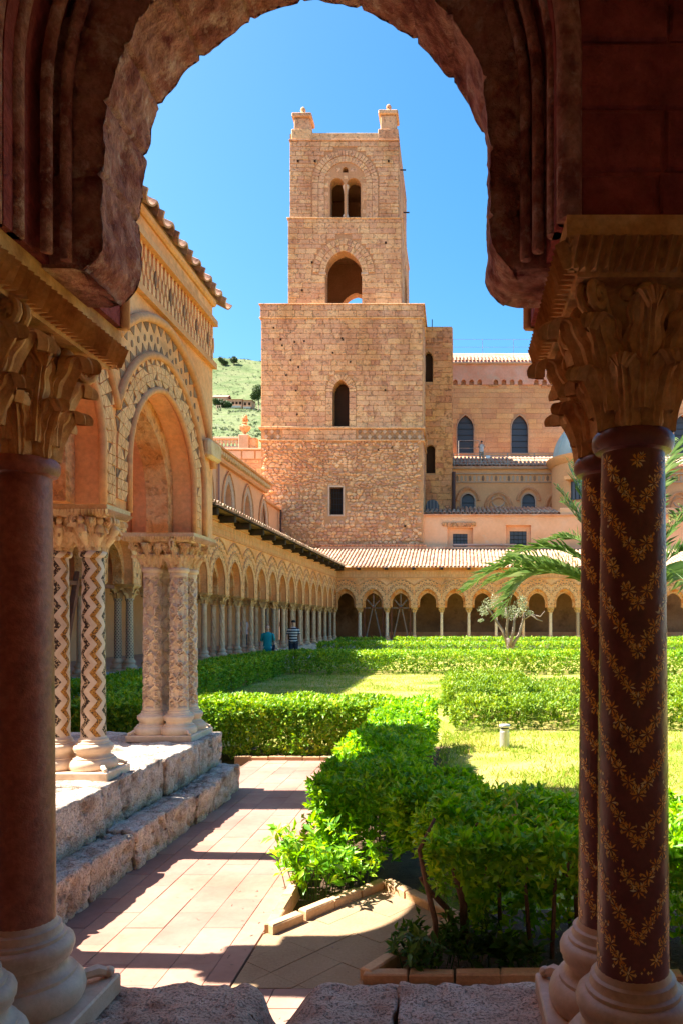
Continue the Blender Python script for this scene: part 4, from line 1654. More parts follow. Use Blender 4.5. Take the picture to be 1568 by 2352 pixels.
# rolls round the arches on the walk side
for k in range(2, 6):
    uc = (usA[k] + usA[k + 1]) / 2 if k + 1 < len(usA) else None
    if uc is None: continue
    for da, v, r_ in ((-.055, -.135, .015), (-.028, -.178, .015), (.03, -.32, .030), (.005, -.255, .02)):
        c = arc_curve(uc, .6525 + da, NZ, 0, .9, 22)
        MB().tube([fnr(u, v, z) for u, z in c], r_, 10).build('roll_moulding', MT['near_soffit'], near, smooth=True)
# rough blocks of the spandrels on the walk side
aops = [arch_fn((a + b) / 2, .6525, NZ, NZ + ST, HF - ST) for a, b in zip(usA[:-1], usA[1:])]
stn = courses(-2.3, 2.9, NZ + .005, 4.6, aops, seed=91, ch=(.11, .16), cw=(.16, .34), margin=.05)
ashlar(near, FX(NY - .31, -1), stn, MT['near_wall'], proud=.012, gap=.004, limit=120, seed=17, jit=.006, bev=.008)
# columns
for k, u in enumerate(usA):
    if abs(u + 1.2925) < .01:
        sty = ('near', 'dark_shaft'); lb = 'dark reddish-brown polished shaft'
    elif abs(u - .4525) < .01:
        sty = ('near', 'mosaic_shaft'); lb = 'marble shaft inlaid with chevrons of gold mosaic stars'
    else:
        sty = ('plain', 'marble_warm'); lb = None
    vis = lb is not None
    col_pair(near, fnr, u, ZS, *sty, hi=vis, sp=.15, cap='cap_near' if vis else 'cap_lo', cmat='capital_near', bmat='marble_near', half=.2, label=lb, zi=2.14)
# gold star inlay on the two right-hand shafts
def stars():
    mb = MB()
    def rad(z): return .091 + (.08 - .091) * max(0, (z - .29) / 1.34) ** 1.3 + .0012
    def put(th, z, r0, ang):
        for k in range(8):
            a = ang + k * PI / 4
            w = PI / 8 * .86
            q = [(0.12, 0), (.62, -w * .62), (1, 0), (.62, w * .62)]
            pts = []
            for (rr_, da) in q:
                du, dz = r0 * rr_ * math.cos(a + da), r0 * rr_ * math.sin(a + da)
                zz_ = z + dz
                t = th + du / rad(zz_)
                pts.append((rad(zz_) * math.cos(t), rad(zz_) * math.sin(t), zz_))
            mb.add(pts, [(0, 1, 2, 3)])
    def dia(th, z, r0):
        pts = []
        for du, dz in ((r0, 0), (0, r0 * 1.4), (-r0, 0), (0, -r0 * 1.4)):
            t = th + du / rad(z)
            pts.append((rad(z + dz) * math.cos(t), rad(z + dz) * math.sin(t), z + dz))
        mb.add(pts, [(0, 1, 2, 3)])
    per = PI
    for b in range(-2, 13):
        zb = .30 + b * .118
        for c in range(2):
            for s in range(-6, 6):
                q = s / 6
                th = c * per + q * per / 2
                z = zb + .185 * abs(q)
                if .312 < z < 1.605:
                    if random.random() > .05: put(th, z, .0200 * random.uniform(.88, 1.1), .2 * s + random.uniform(-.15, .15))
                    if z > .34: put(th + per / 24, zb + .185 * abs(q + 1 / 12) - .004, .0120 * random.uniform(.8, 1.15), random.uniform(0, 1))
                    for e in range(5):
                        dia(th + random.uniform(-.22, .22), min(1.61, max(.31, z + random.uniform(-.022, .022))), random.uniform(.0025, .0042))
    return mb.mesh('mosaic_inlay')


sm = stars()
sm.materials.append(MT['gold'])
for o in [c for c in near.children if c.name.startswith('column') and c.get('label', '').startswith('marble shaft inlaid')]:
    s_ = obj('mosaic_inlay', sm, None, o, rot=(0, 0, R(-95)), kind='stuff')
    o.rotation_euler = (0, 0, 0.0)
for o in [c for c in near.children if c.get('label', '').startswith('dark reddish')]:
    o.scale = (.93, .93, 1)
# low wall in front: eroded blocks
def notch(P):
    x, y, z = P[:, 0], P[:, 1], P[:, 2]
    k = np.exp(-((x + .565) / .065) ** 2) * np.clip((y - 2.05) / .35, 0, 1)
    P[:, 2] = np.where(z > .2, z - .085 * k - .02 * np.clip((y - 2.2) / .3, 0, 1), z)
    P[:, 1] = np.where(y > 2.3, y - .10 * k, y)
    return P
for i, (a, b) in enumerate(((-6.9, -3.4), (-3.4, -1.5), (-1.5, -.19), (-.19, .85), (.85, 2.4), (2.4, 9))):
    fine = -1.9 < a < .9
    m = rough_box('wall_block', a + .001, b - .001, NY - .42, NY + (.42 if i != 3 else .40), GZ - .05, ZS, .014 if fine else .08, .014 if fine else .012, 9, .006, 80 + i, 5, cut=notch if i == 2 else None, pits=.012 if fine else 0)
    obj('wall_block', m, MT['near_tufa'], near)
# walk behind the camera: back wall, timber roof
MB().box(-12.3, 40, -2.7, -2.4, 0, 6.9).build('back_wall', MT['plaster_pale'], near)
MB().add([(-12.3, -2.4, 6.74), (40, -2.4, 6.74), (40, 2.75, 5.12), (-12.3, 2.75, 5.12), (-12.3, -2.4, 6.9), (40, -2.4, 6.9), (40, 2.75, 5.28), (-12.3, 2.75, 5.28)],
         [(0, 1, 2, 3), (7, 6, 5, 4), (3, 2, 6, 7), (0, 4, 5, 1)]).build('roof', MT['wood_pale'], near)

# ------------------------------------------------------------------ bell tower
TY = 51.75
ft = FX(TY, -1)
tower = thing('bell_tower', 'tall stone bell tower with twin window over an open arch on a broad rubble base', 'tower', (-8, TY, 6))
x0, x1 = -13.7, -2.43
wr = arch_fn(-8.45, .46, 9.15, 0, zt=11.07)
wa = arch_fn(pX(783, TY), .575, pZ(979.5, TY), pZ(900, TY), .85)
wa['mg'] = .47
wall = MB()
panel(wall, ft, x0, x1, 5.0, 23.8, [wr, wa], 0, -1.0, 16)
wall.build('wall', MT['rubble_joint'], tower)
MB().box(x0, x1, TY + 1.0, TY + 11, 5, 23.75).build('core', MT['tower_joint'], tower)
fs = FY(x1, 1)
sst = courses(TY + .02, TY + 10.9, 7, 23.7, [], seed=31, cw=(.8, 2.0), ch=(.35, .6))
ashlar(tower, fs, sst, MT['tower'], proud=.03, limit=0, seed=4)
MB().box(wr['uc'] - .46, wr['uc'] + .46, TY + .5, TY + .55, 9.15, 11.07).build('dark_interior', MT['inside'], tower)
MB().box(wa['uc'] - .58, wa['uc'] + .58, TY + .85, TY + .9, wa['zb'], 18.5).build('dark_interior', MT['inside'], tower)
# iron grille
wg = MB()
for i in range(5):
    wg.tube([(wr['uc'] - .36 + .18 * i, TY + .12, 9.15), (wr['uc'] - .36 + .18 * i, TY + .12, 11.07)], .018, 4)
for i in range(4):
    wg.tube([(wr['uc'] - .46, TY + .12, 9.5 + .4 * i), (wr['uc'] + .46, TY + .12, 9.5 + .4 * i)], .018, 4)
wg.build('window_grille', MT['lead'], tower)
for (a, b, c, d) in ((-.58, .58, 11.07, 11.2), (-.58, .58, 9.03, 9.15), (-.58, -.46, 9.15, 11.07), (.46, .58, 9.15, 11.07)):
    MB().bbox(wr['uc'] + a, wr['uc'] + b, TY - .05, TY + .3, c, d, .012).build('window_surround', MT['trim'], tower)
# rubble
def rubble(root, f, u0, u1, z0, z1, ops, seed, hh=(.13, .30), ww=(.16, .52), proud=(.03, .12)):
    rr = random.Random(seed)
    mb = MB()
    z = z0
    while z < z1:
        h = rr.uniform(*hh)
        u = u0 + rr.uniform(0, .2)
        while u < u1 - .1:
            w = rr.uniform(*ww)
            cu, cz = u + w / 2, z + h / 2 + rr.uniform(-.05, .05)
            ok = cz + h / 2 < z1 + .03 and cu + w / 2 < u1
            for o in ops:
                if abs(cu - o['uc']) < o['a'] + w / 2 + .14 and o['zb'] - h < cz < o['top'](o['uc']) + h * .8: ok = False
            if ok and rr.random() < .9:
                n = 7
                p = rr.uniform(*proud)
                tw_ = rr.uniform(-.25, .25)
                ring, mid = [], []
                for k in range(n):
                    a = 2 * PI * k / n + rr.uniform(-.25, .25)
                    e = rr.uniform(.8, 1.08)
                    du, dz = w * .52 * math.cos(a) * e, h * .56 * math.sin(a) * e
                    du, dz = du - dz * tw_, dz + du * tw_
                    ring.append(f(cu + du, -.01, cz + dz))
                    mid.append(f(cu + du * .78, p * rr.uniform(.6, 1.0), cz + dz * .76))
                V = ring + mid + [f(cu + rr.uniform(-.03, .03), p * 1.15, cz)]
                Q = []
                for k in range(n):
                    k2 = (k + 1) % n
                    Q += [(k, k2, n + k2, n + k), (n + k, n + k2, 2 * n)]
                mb.add(V, Q)
            u += w * rr.uniform(.86, 1.0)
        z += h * .86
    return mb.build('rubble_stones', MT['rubble'], root, kind='stuff')


rubble(tower, ft, x0, x1, 6.9, 14.35, [wr], 11)
st = courses(x0 + .02, x1 - .02, 15.3, 22.85, [wa], seed=21, ch=(.30, .44), cw=(.4, 1.1))
ashlar(tower, ft, st, MT['tower'], proud=.05, limit=130, seed=2)
st = courses(x0 - .05, x1 + .05, 22.98, 23.8, [], seed=22, ch=(.38, .44), cw=(.5, 1.3))
ashlar(tower, FX(TY - .06, -1), st, MT['tower'], proud=.05, limit=20, seed=3)
for z, h, o in ((22.85, .12, .12), (23.8, .09, .16), (15.14, .16, .16), (14.28, .12, .14)):
    MB().bbox(x0 - o, x1 + o, TY - o, TY + 11, z, z + h, .03).build('string_course', MT['tower'], tower)
# lozenge frieze of the belt
for (a, b) in ((x0 + .15, -12.3), (-7.0, x1 - .05)):
    n = int((b - a) / .34)
    for i in range(n):
        for r_ in range(2):
            c = a + (b - a) * (i + .5) / n
            zc = 14.59 + .37 * r_
            p = [(c - .15, zc), (c, zc - .17), (c + .15, zc), (c, zc + .17)]
            MB().prism(p, ft, -.002, .06).build('belt_lozenge', MT['inlay_dark' if (i + r_) % 2 else 'trim'], tower)
st = courses(-12.2, -7.1, 14.42, 15.12, [], seed=25, ch=(.34, .36), cw=(.5, 1.2))
ashlar(tower, ft, st, MT['tower'], proud=.05, limit=12, seed=8)
voussoirs(tower, ft, wa, .46, 7, MT['tower'], -.3, .075)
rq = random.Random(77)
UYH = 52.6
for i in range(26):
    u_, z_ = rq.uniform(x0 + .6, x1 - .6), rq.uniform(15.6, 22.5) if i < 16 else rq.uniform(8, 14)
    if abs(u_ - wa['uc']) < 1.4 and z_ < 19.5 or abs(u_ - wr['uc']) < .9 and z_ < 12: continue
    MB().box(u_ - .06, u_ + .06, TY - .066, TY - .04, z_ - .06, z_ + .07).build('putlog_hole_shade', MT['inside'], tower)  # near-black block on the wall face stands for shade inside a putlog hole
for (pu, pz) in ((-11.3, 34.4), (-10.1, 34.4), (-4.9, 34.4), (-10.3, 27.2), (-5.1, 28.6), (-11.0, 25.2)):
    MB().box(pu - .07, pu + .07, UYH - .07, UYH - .03, pz - .08, pz + .08).build('putlog_hole_shade', MT['inside'], tower)  # hole shade on the upper stages, again as near-black blocks
# upper stages
UY = 52.6
fu = FX(UY, -1)
D = 7.6
lo = arch_fn(pX(789, UY), 1.29, 23.89, pZ(626, UY), pZ(576, UY) - pZ(626, UY))
lo['mg'] = .95
t1 = arch_fn(-8.55, .5, 30.4, 32.75, .52)
t2 = arch_fn(-7.38, .5, 30.4, 32.75, .52)
big = arch_fn(-7.97, 1.48, 30.4, 32.9, 1.5)
bigm = dict(big); bigm['mg'] = .92
ocu = arch_fn(-7.97, .2, 33.65, 33.85, .2)
ua, ub = -12.01, -4.0
va, vb = -11.9, -4.2
for nm, fy in (('front', fu), ('rear', FX(UY + D, 1))):
    w_ = panel(MB(), fy, ua, ub, 23.85, 30.33, [lo], 0, -.9, 16)
    panel(w_, fy, va, vb, 30.33, 36.4, [t1, t2, ocu], -.06, -.9, 12)
    w_.build('wall', MT['tower_joint'], tower)
lo_s = arch_fn(UY + D / 2, 1.2, 23.9, pZ(626, UY), 1.6)
for x_, s in ((ua, -1), (ub, 1)):
    fy = FY(x_, s)
    w_ = panel(MB(), fy, UY + .05, UY + D - .05, 23.85, 30.33, [lo_s] if s > 0 else [], 0, -.9, 12)
    xo = .19 if s > 0 else .1
    panel(w_, fy, UY + .1, UY + D - .1, 30.33, 36.4, [], -xo, -.9, 2)
    w_.build('wall', MT['tower_joint'], tower)
    if s > 0:
        st = courses(UY, UY + D, 23.9, 30.3, [dict(lo_s, mg=.5)], seed=41, ch=(.4, .6), cw=(.6, 1.6))
        ashlar(tower, fy, st, MT['tower'], proud=.05, limit=0, seed=9)
        st = courses(UY + .1, UY + D - .1, 30.4, 35.9, [], seed=42, ch=(.4, .6), cw=(.6, 1.6))
        ashlar(tower, FY(x_ - .2, 1), st, MT['tower'], proud=.05, limit=0, seed=9)
        voussoirs(tower, fy, lo_s, .45, 6, MT['tower'], -.3, .07)
MB().box(va + .8, vb - .8, UY + .9, UY + D - .9, 35.3, 35.6).build('ceiling', MT['tower_joint'], tower)
st = courses(ua, ub, 23.9, 30.3, [lo], seed=33, ch=(.28, .42), cw=(.45, 1.15))
ashlar(tower, fu, st, MT['tower'], proud=.05, limit=70, seed=5)
st = courses(va, vb, 30.42, 35.85, [bigm], seed=34, ch=(.22, .34), cw=(.35, .9))
ashlar(tower, FX(UY + .06, -1), st, MT['tower'], proud=.05, limit=70, seed=6, name='stone_block')
# filling inside the blind arch
tym = []
for o_ in courses(-7.97 - 1.48, -7.97 + 1.48, 30.42, 34.35, [dict(t1, mg=.1), dict(t2, mg=.1), dict(ocu, mg=.12)], seed=35, ch=(.25, .34), cw=(.3, .6)):
    cu, cz = (o_[0] + o_[1]) / 2, o_[3]
    if cz < big['top'](cu) - .0: tym.append(o_)
ashlar(tower, FX(UY + .10, -1), tym, MT['tower'], proud=.045, limit=0, seed=7)
voussoirs(tower, FX(UY + .06, -1), big, .40, 11, MT['tower'], -.02, .052)
voussoirs(tower, FX(UY + .06, -1), big, .40, 14, MT['tower'], -.02, .075, d0=.44)
voussoirs(tower, fu, lo, .42, 9, MT['tower'], -.3, .05, straight=False)
voussoirs(tower, fu, lo, .42, 11, MT['tower'], -.02, .07, d0=.45, straight=False)
for s in (-1, 1):
    MB().bbox(lo['uc'] + s * 1.29 - (.45 if s < 0 else .05), lo['uc'] + s * 1.29 + (.05 if s < 0 else .45), UY - .1, UY + .5, lo['zs'] - .18, lo['zs'], .03).build('impost', MT['trim'], tower)
    st = courses(*sorted((lo['uc'] + s * 1.30, lo['uc'] + s * 2.26)), 23.9, lo['zs'] - .19, [], seed=50 + s, ch=(.34, .42), cw=(.5, .96))
    ashlar(tower, fu, st, MT['tower'], proud=.055, limit=0, seed=12)
# twin window column, ledges, parapet, corner pinnacles
MB().lathe([(.2, 0), (.2, .3), (.13, .36), (.125, .42), (.11, 1.85), (.15, 1.9), (.12, 1.95), (.2, 2.25), (.22, 2.3), (.22, 2.42), (0, 2.42)], 14, (-7.965, UY + .3, 30.42)).build('window_column', MT['marble'], tower, smooth='auto')
for z, h, o, a_, b_ in ((30.3, .1, .1, ua, ub), (35.86, .12, .06, va, vb)):
    MB().bbox(a_ - o, b_ + o, UY - o, UY + D + o, z, z + h, .03).build('string_course', MT['tower'], tower)
MB().bbox(va + .1, vb - .1, UY + .02, UY + .5, 35.98, 36.46, .03).build('parapet', MT['tower'], tower)
MB().bbox(va + .1, va + .6, UY + .5, UY + D, 35.98, 36.46, .03).build('parapet', MT['tower'], tower)
MB().bbox(vb - .6, vb - .1, UY + .5, UY + D, 35.98, 36.46, .03).build('parapet', MT['tower'], tower)
for i, (pa, pb, zt) in enumerate(((673, 712, 37.9), (871, 910, 38.1))):
    a_, b_ = pX(pa, UY), pX(pb, UY)
    c = (a_ + b_) / 2
    pn = MB()
    pn.bbox(a_ - .12, b_ + .12, UY, UY + 1.3, 36.0, 36.75, .05)
    pn.bbox(a_ + .05, b_ - .05, UY + .1, UY + 1.2, 36.75, zt - .32, .05)
    pn.bbox(a_ - .1, b_ + .1, UY - .05, UY + 1.35, zt - .32, zt, .06)
    po = pn.build('corner_pinnacle', MT['tower'], tower)
    MB().lathe([(.42, 0), (.3, .1), (.16, .3), (.15, .4), (.2, .5), (.17, .62), (.08, .72), (0, .74)], 10, (c, UY + .55, zt)).build('finial', MT['tower'], po, smooth='auto')
for x_, z_, dx_ in ((va, pZ(368, UY), -.3), (vb + .0, pZ(366, UY), .45), (vb + .25, pZ(466, UY), .45)):
    MB().tube([(x_, UY + 1.2, z_), (x_ + dx_, UY + 1.2, z_)], .05, 6).build('drain_spout', MT['lead'], tower)

# ------------------------------------------------------------------ stair turret
RY = 55.2
fr_ = FX(RY, -1)
tur = thing('stair_turret', 'slim reddish stone stair turret with narrow arched windows and small capped dome', 'turret', (-1.4, RY, 7))
r0, r1 = -2.75, pX(1037, RY)
o1 = arch_fn(pX(983, RY), .33, pZ(877, RY), pZ(822, RY), .5)
o2 = arch_fn(pX(988, RY), .33, pZ(1087, RY), pZ(1032, RY), .36)
panel(MB(), fr_, r0, r1, 7, pZ(750, RY), [o1, o2], 0, -.8, 12).build('wall', MT['tower_joint'], tur)
MB().box(r0, r1, RY + .8, RY + 4, 7, pZ(752, RY)).build('core', MT['tower_joint'], tur)
for o_ in (o1, o2):
    MB().box(o_['uc'] - .34, o_['uc'] + .34, RY + .45, RY + .5, o_['zb'], o_['zs'] + .55).build('dark_interior', MT['inside'], tur)
st = courses(r0, r1, 9.5, pZ(751, RY), [dict(o1, mg=.02), dict(o2, mg=.02)], seed=61, ch=(.34, .55), cw=(.5, 1.3))
ashlar(tur, fr_, st, MT['turret'], proud=.05, limit=140, seed=13)
st = courses(RY, RY + 3.9, 9.5, pZ(752, RY), [], seed=62, ch=(.34, .55), cw=(.5, 1.3))
ashlar(tur, FY(r1, 1), st, MT['turret'], proud=.05, limit=0, seed=14)
MB().lathe([(.95, 0), (.9, .12), (.7, .3), (.35, .42), (0, .46)], 18, (-1.95, RY + 1.6, pZ(750, RY))).build('cap_dome', MT['copper'], tur, smooth='auto')
MB().tube([(-1.95, RY + 1.6, pZ(750, RY) + .4), (-1.95, RY + 1.6, pZ(750, RY) + 1.2)], .035, 5).build('spike', MT['lead'], tur)
lw = arch_fn(pX(992, RY), .5, pZ(1174, RY), pZ(1163, RY), .5)
MB().prism([(lw['uc'] - .5, lw['zb'])] + [(lw['uc'] - .5 + i * .1, lw['top'](lw['uc'] - .5 + i * .1)) for i in range(11)] + [(lw['uc'] + .5, lw['zb'])], fr_, -.02, .07).build('window', MT['glass'], tur)
for i in range(4):
    u = lw['uc'] - .36 + .24 * i
    MB().tube([(u, RY - .09, lw['zb']), (u, RY - .09, lw['top'](u))], .02, 4).build('glazing_bar', MT['rail'], tur)
MB().tube([(r1 + .14, RY - .2, pZ(1085, RY)), (r1 + .14, RY - .2, pZ(1180, RY))], .13, 8).build('down_pipe', MT['pipe'], tur)

# ------------------------------------------------------------------ cathedral: nave, aisle
NVY = 64.0
cath = thing('cathedral', 'long cathedral side of orange stone with tall pointed windows and two tiers of tiled roof', 'cathedral', (8, 60, 6))
fv = FX(NVY, -1)
wins = []
for k in range(5):
    px_ = 1068 + 124.5 * k
    wins.append(arch_fn(pX(px_, NVY), .75, pZ(1040, NVY), pZ(985, NVY), pZ(952, NVY) - pZ(985, NVY)))
nz0, nz1 = 13.0, pZ(884, NVY)
panel(MB(), fv, -4, 22, nz0, nz1, wins, 0, -.7, 14).build('nave_wall', MT['nave_joint'], cath)
MB().box(-4, 22, NVY + .71, NVY + 8, 8, pZ(840, NVY)).build('core', MT['nave_joint'], cath)
MB().box(-4, 22, NVY + .1, NVY + .2, nz1 - .3, pZ(840, NVY)).build('corbel_back', MT['turret'], cath)
st = courses(-1, 21.8, 15.5, nz1, [dict(w, mg=.06) for w in wins], seed=71, ch=(.34, .5), cw=(.7, 1.5))
ashlar(cath, fv, st, MT['nave'], proud=.035, limit=140, seed=15, gap=.008, bev=.012, jit=.006)


def glazed(root, f, o, v, bars=5, verts=0, frame=None, depth=.04):
    n = 14
    poly_ = [(o['uc'] - o['a'], o['zb'])] + [(o['uc'] - o['a'] + 2 * o['a'] * i / n, o['top'](o['uc'] - o['a'] + 2 * o['a'] * i / n)) for i in range(n + 1)] + [(o['uc'] + o['a'], o['zb'])]
    w = MB().prism(poly_, f, v - depth, v).build('window', MT['glass'], root)
    H_ = o['top'](o['uc']) - o['zb']
    for i in range(1, bars + 1):
        z = o['zb'] + H_ * i / (bars + 1.2)
        x = o['a']
        while o['top'](o['uc'] + x) < z + .02 and x > .05: x -= .03
        MB().prism([(o['uc'] - x, z - .02), (o['uc'] + x, z - .02), (o['uc'] + x, z + .02), (o['uc'] - x, z + .02)], f, v, v + .04).build('glazing_bar', MT['lead'], w)
    for i in range(1, verts + 1):
        u = o['uc'] - o['a'] + 2 * o['a'] * i / (verts + 1)
        MB().prism([(u - .015, o['zb']), (u + .015, o['zb']), (u + .015, o['top'](u)), (u - .015, o['top'](u))], f, v, v + .03).build('glazing_bar', MT['lead'], w)
    return w


for w in wins:
    glazed(cath, fv, w, -.35)
    c = arc_curve(w['uc'], w['a'], w['zs'], 0, 9, 8, 0, w['h'], down=False)
    c = [(w['uc'] - w['a'], w['zb'])] + c + [(w['uc'] + w['a'], w['zb'])]
    MB().tube([fv(u, .05, z) for u, z in c], .05, 4).build('window_surround', MT['trim'], cath)
# arched corbel table and plaster band
cor = []
u = -.2
gidx = 0
while u < 21:
    if gidx % 5 != 4:
        cor.append(arch_fn(u, .2, nz1 - .1, nz1 + .22, .22))
    u += .70
    gidx += 1
zt_ = pZ(838, NVY)
panel(MB(), FX(NVY - .16, -1), -4, 22, nz1, zt_, cor, 0, -.3, 6).build('corbel_table', MT['pink_red'], cath)
for i in range(6):
    MB().bbox(.3 + 4.6 * i + 2.35, .3 + 4.6 * i + 3.2, NVY - .12, NVY, nz1 - .18, nz1 - .02, .02).build('corbel', MT['turret'], cath)
MB().bbox(-4, 22, NVY - .42, NVY + .4, zt_, zt_ + .14, .03).build('gutter', MT['trim'], cath)
nd = MB().add([(-4, NVY - .35, zt_ + .16), (22, NVY - .35, zt_ + .16), (22, NVY + 5.5, zt_ + 3.0), (-4, NVY + 5.5, zt_ + 3.0)], [(0, 1, 2, 3)]).build('nave_roof', MT['tile_red'], cath)
t3 = tile_mesh('roof_tile', .62, .12, 6)
roof_tiles(nd, t3, MT['tile'], (-1.5, NVY - .4, zt_ + .2), (.32, 0, 0), 6, 73, (0, .5, .243), 150, pitch=math.atan2(2.84, 5.85), seed=8)


def railing(root, pts_x, y, z, h, rails, rad=.025, mat='rail'):
    mb = MB()
    for i in range(rails):
        mb.tube([(pts_x[0], y, z + h * (i + 1) / rails), (pts_x[-1], y, z + h * (i + 1) / rails)], rad * .8, 4)
    o_ = mb.build('railing', MT[mat], root)
    for x_ in pts_x:
        MB().tube([(x_, y, z - .1), (x_, y, z + h)], rad * 1.2, 5).build('rail_post', MT[mat], o_)


railing(cath, [-.5 + 2.65 * i for i in range(9)], NVY - .3, zt_ + .1, 2.0, 3, .014)
# aisle
AY = 58.2
fa = FX(AY, -1)
az1 = pZ(1077, AY)
aw = []
for k in range(5):
    px_ = 1074 + 69.5 * 2 * k
    aw.append(arch_fn(pX(px_, AY), .56, pZ(1172, AY), pZ(1150, AY), pZ(1133, AY) - pZ(1150, AY)))
panel(MB(), fa, -2.6, 22, 8.5, az1, aw, 0, -.5, 12).build('aisle_wall', MT['aisle'], cath)
for w in aw:
    glazed(cath, fa, w, -.25, 1, 0)
    c = arc_curve(w['uc'], w['a'], w['zs'], 0, 9, 8, 0, w['h'], down=False)
    c = [(w['uc'] - w['a'], w['zb'])] + c + [(w['uc'] + w['a'], w['zb'])]
    MB().tube([fa(u, .03, z) for u, z in c], .07, 4).build('window_surround', MT['trim'], cath)
    c = arc_curve(w['uc'], w['a'] + .28, w['zs'], 0, 9, 10, 0, w['h'] + .42, down=False)
    MB().tube([fa(u, .05, z) for u, z in c], .13, 5).build('hood_moulding', MT['string'], cath)
for k in range(5):
    uc = pX(1143.5 + 139 * k, AY)
    for a_, w_ in ((1.0, .14), (.68, .08)):
        c = arc_curve(uc, a_, pZ(1165, AY), 0, 9, 12, 0, a_ * 1.12, down=False)
        MB().tube([fa(u, .03, z) for u, z in c], w_, 5).build('blind_arch', MT['string'], cath)
    MB().tube([fa(uc + .5 * math.cos(t * PI / 10), .02, pZ(1150, AY) + .5 * math.sin(t * PI / 10)) for t in range(21)], .06, 5).build('roundel', MT['trim'], cath)
    MB().lathe([(0, 0), (.44, 0), (.44, .05), (0, .05)], 20).build('roundel_disc', MT['trim'], cath).matrix_local = Matrix.Translation(Vector(fa(uc, .03, pZ(1150, AY))) - Vector((0, 0, 0))) @ Matrix.Rotation(R(90), 4, 'X')
for z, h, o in ((pZ(1090, AY), .12, .12), (pZ(1109, AY), .1, .1), (az1 - .02, .16, .22)):
    MB().bbox(-2.6, 22, AY - o, AY, z, z + h, .03).build('string_course', MT['trim'], cath)
n = 62
for i in range(n):
    c = -.2 + 21 * (i + .5) / n
    za, zb = pZ(1107, AY), pZ(1091, AY)
    zm = (za + zb) / 2
    MB().prism([(c - .1, zm - .12), (c, za + .04), (c + .1, zm - .12), (c + .1, zm + .12), (c, zb - .02), (c - .1, zm + .12)], fa, -.002, .05).build('frieze_stone', MT['trim' if i % 3 else 'inlay_dark'], cath)
ad = MB().add([(-2.6, AY - .25, az1 + .16), (22, AY - .25, az1 + .16), (22, NVY + .0, 16.0), (-2.6, NVY + .0, 16.0), (-2.6, AY - .25, az1 + .08), (22, AY - .25, az1 + .08)], [(0, 1, 2, 3), (0, 4, 5, 1)]).build('aisle_roof', MT['tile_red'], cath)
pa_ = math.atan2(16.0 - az1 - .16, NVY - AY + .25)
roof_tiles(ad, t3, MT['tile'], (-1.0, AY - .3, az1 + .2), (.32, 0, 0), 9, 70, (0, .5 * math.cos(pa_) * 1.1, .5 * math.sin(pa_) * 1.1), 140, pitch=pa_, seed=9)
railing(cath, [-.3 + 2.1 * i for i in range(11)], AY - .22, az1 + .14, 1.05, 5, .03)
railing(cath, [.1, 1.85], NVY - .5, 15.3, 1.9, 3, .03)
for x_ in (2.2, 8.3):
    MB().bbox(x_, x_ + .35, AY - .34, AY - .2, az1 + .75, az1 + 1.0, .02).build('flood_light', MT['steel'], cath)

# ------------------------------------------------------------------ pink chapel block in front of the aisle
KY = 51.95
fk = FX(KY, -1)
chap = thing('chapel', 'low pink plastered chapel with barred windows in deep reveals and a narrow tiled roof', 'chapel', (3, KY, 6))
kz = pZ(1182, KY)
k1 = arch_fn(pX(1056, KY), .9, pZ(1256, KY), 0, zt=pZ(1212, KY))
k2 = arch_fn(pX(1190, KY), .88, pZ(1256, KY), 0, zt=pZ(1206, KY))
k3 = arch_fn(pX(1548, KY), .9, pZ(1256, KY), 0, zt=pZ(1206, KY))
panel(MB(), fk, -2.43, 18, 6.0, kz, [k1, k2, k3], 0, -.45, 4).build('wall', MT['pink'], chap)
for k_, a_, zt2 in ((k1, .52, 1225), (k2, .6, 1219), (k3, .6, 1219)):
    oo = arch_fn(k_['uc'], a_, k_['zb'], 0, zt=pZ(zt2, KY))
    panel(MB(), FX(KY + .3, -1), k_['uc'] - 1, k_['uc'] + 1, 6.0, kz - .1, [oo], 0, -.14, 4).build('reveal', MT['pink'], chap)
    w = MB().box(oo['uc'] - a_, oo['uc'] + a_, KY + .40, KY + .43, oo['zb'], pZ(zt2, KY)).build('window', MT['glass'], chap)
    for i in range(1, 4):
        u = oo['uc'] - a_ + 2 * a_ * i / 4
        MB().box(u - .018, u + .018, KY + .36, KY + .40, oo['zb'], pZ(zt2, KY)).build('window_bar', MT['lead'], w)
    for i in range(1, 4):
        z = oo['zb'] + (pZ(zt2, KY) - oo['zb']) * i / 4
        MB().box(oo['uc'] - a_, oo['uc'] + a_, KY + .355, KY + .395, z - .018, z + .018).build('window_bar', MT['lead'], w)
for i in range(7):   # broken carved lintel over the first window
    u = k1['uc'] - 1.1 + .34 * i
    h = random.uniform(.12, .42)
    MB().bbox(u - .16, u + .16, KY - .12, KY, pZ(1205, KY) - h * .5, pZ(1200, KY), .03).build('lintel_fragment', MT['turret'], chap)
kd = MB().add([(-2.43, KY - .15, kz + .02), (17, KY - .15, kz + .02), (17, AY, pZ(1168, AY)), (-2.43, AY, pZ(1168, AY)), (-2.43, KY - .15, kz - .08), (17, KY - .15, kz - .08)], [(0, 1, 2, 3), (0, 4, 5, 1)]).build('roof', MT['tile_red'], chap)
kp = math.atan2(pZ(1168, AY) - kz, AY - KY)
roof_tiles(kd, t3, MT['tile_red'], (-2.2, KY - .2, kz + .07), (.32, 0, 0), 11, 30, (0, .55 * math.cos(kp), .55 * math.sin(kp)), 150, pitch=kp, seed=10)
MB().bbox(pX(1040, KY), pX(1110, KY) + 2.3, KY - .1, KY, 7.0, 7.12, .02).build('ledge', MT['pink_red'], chap)

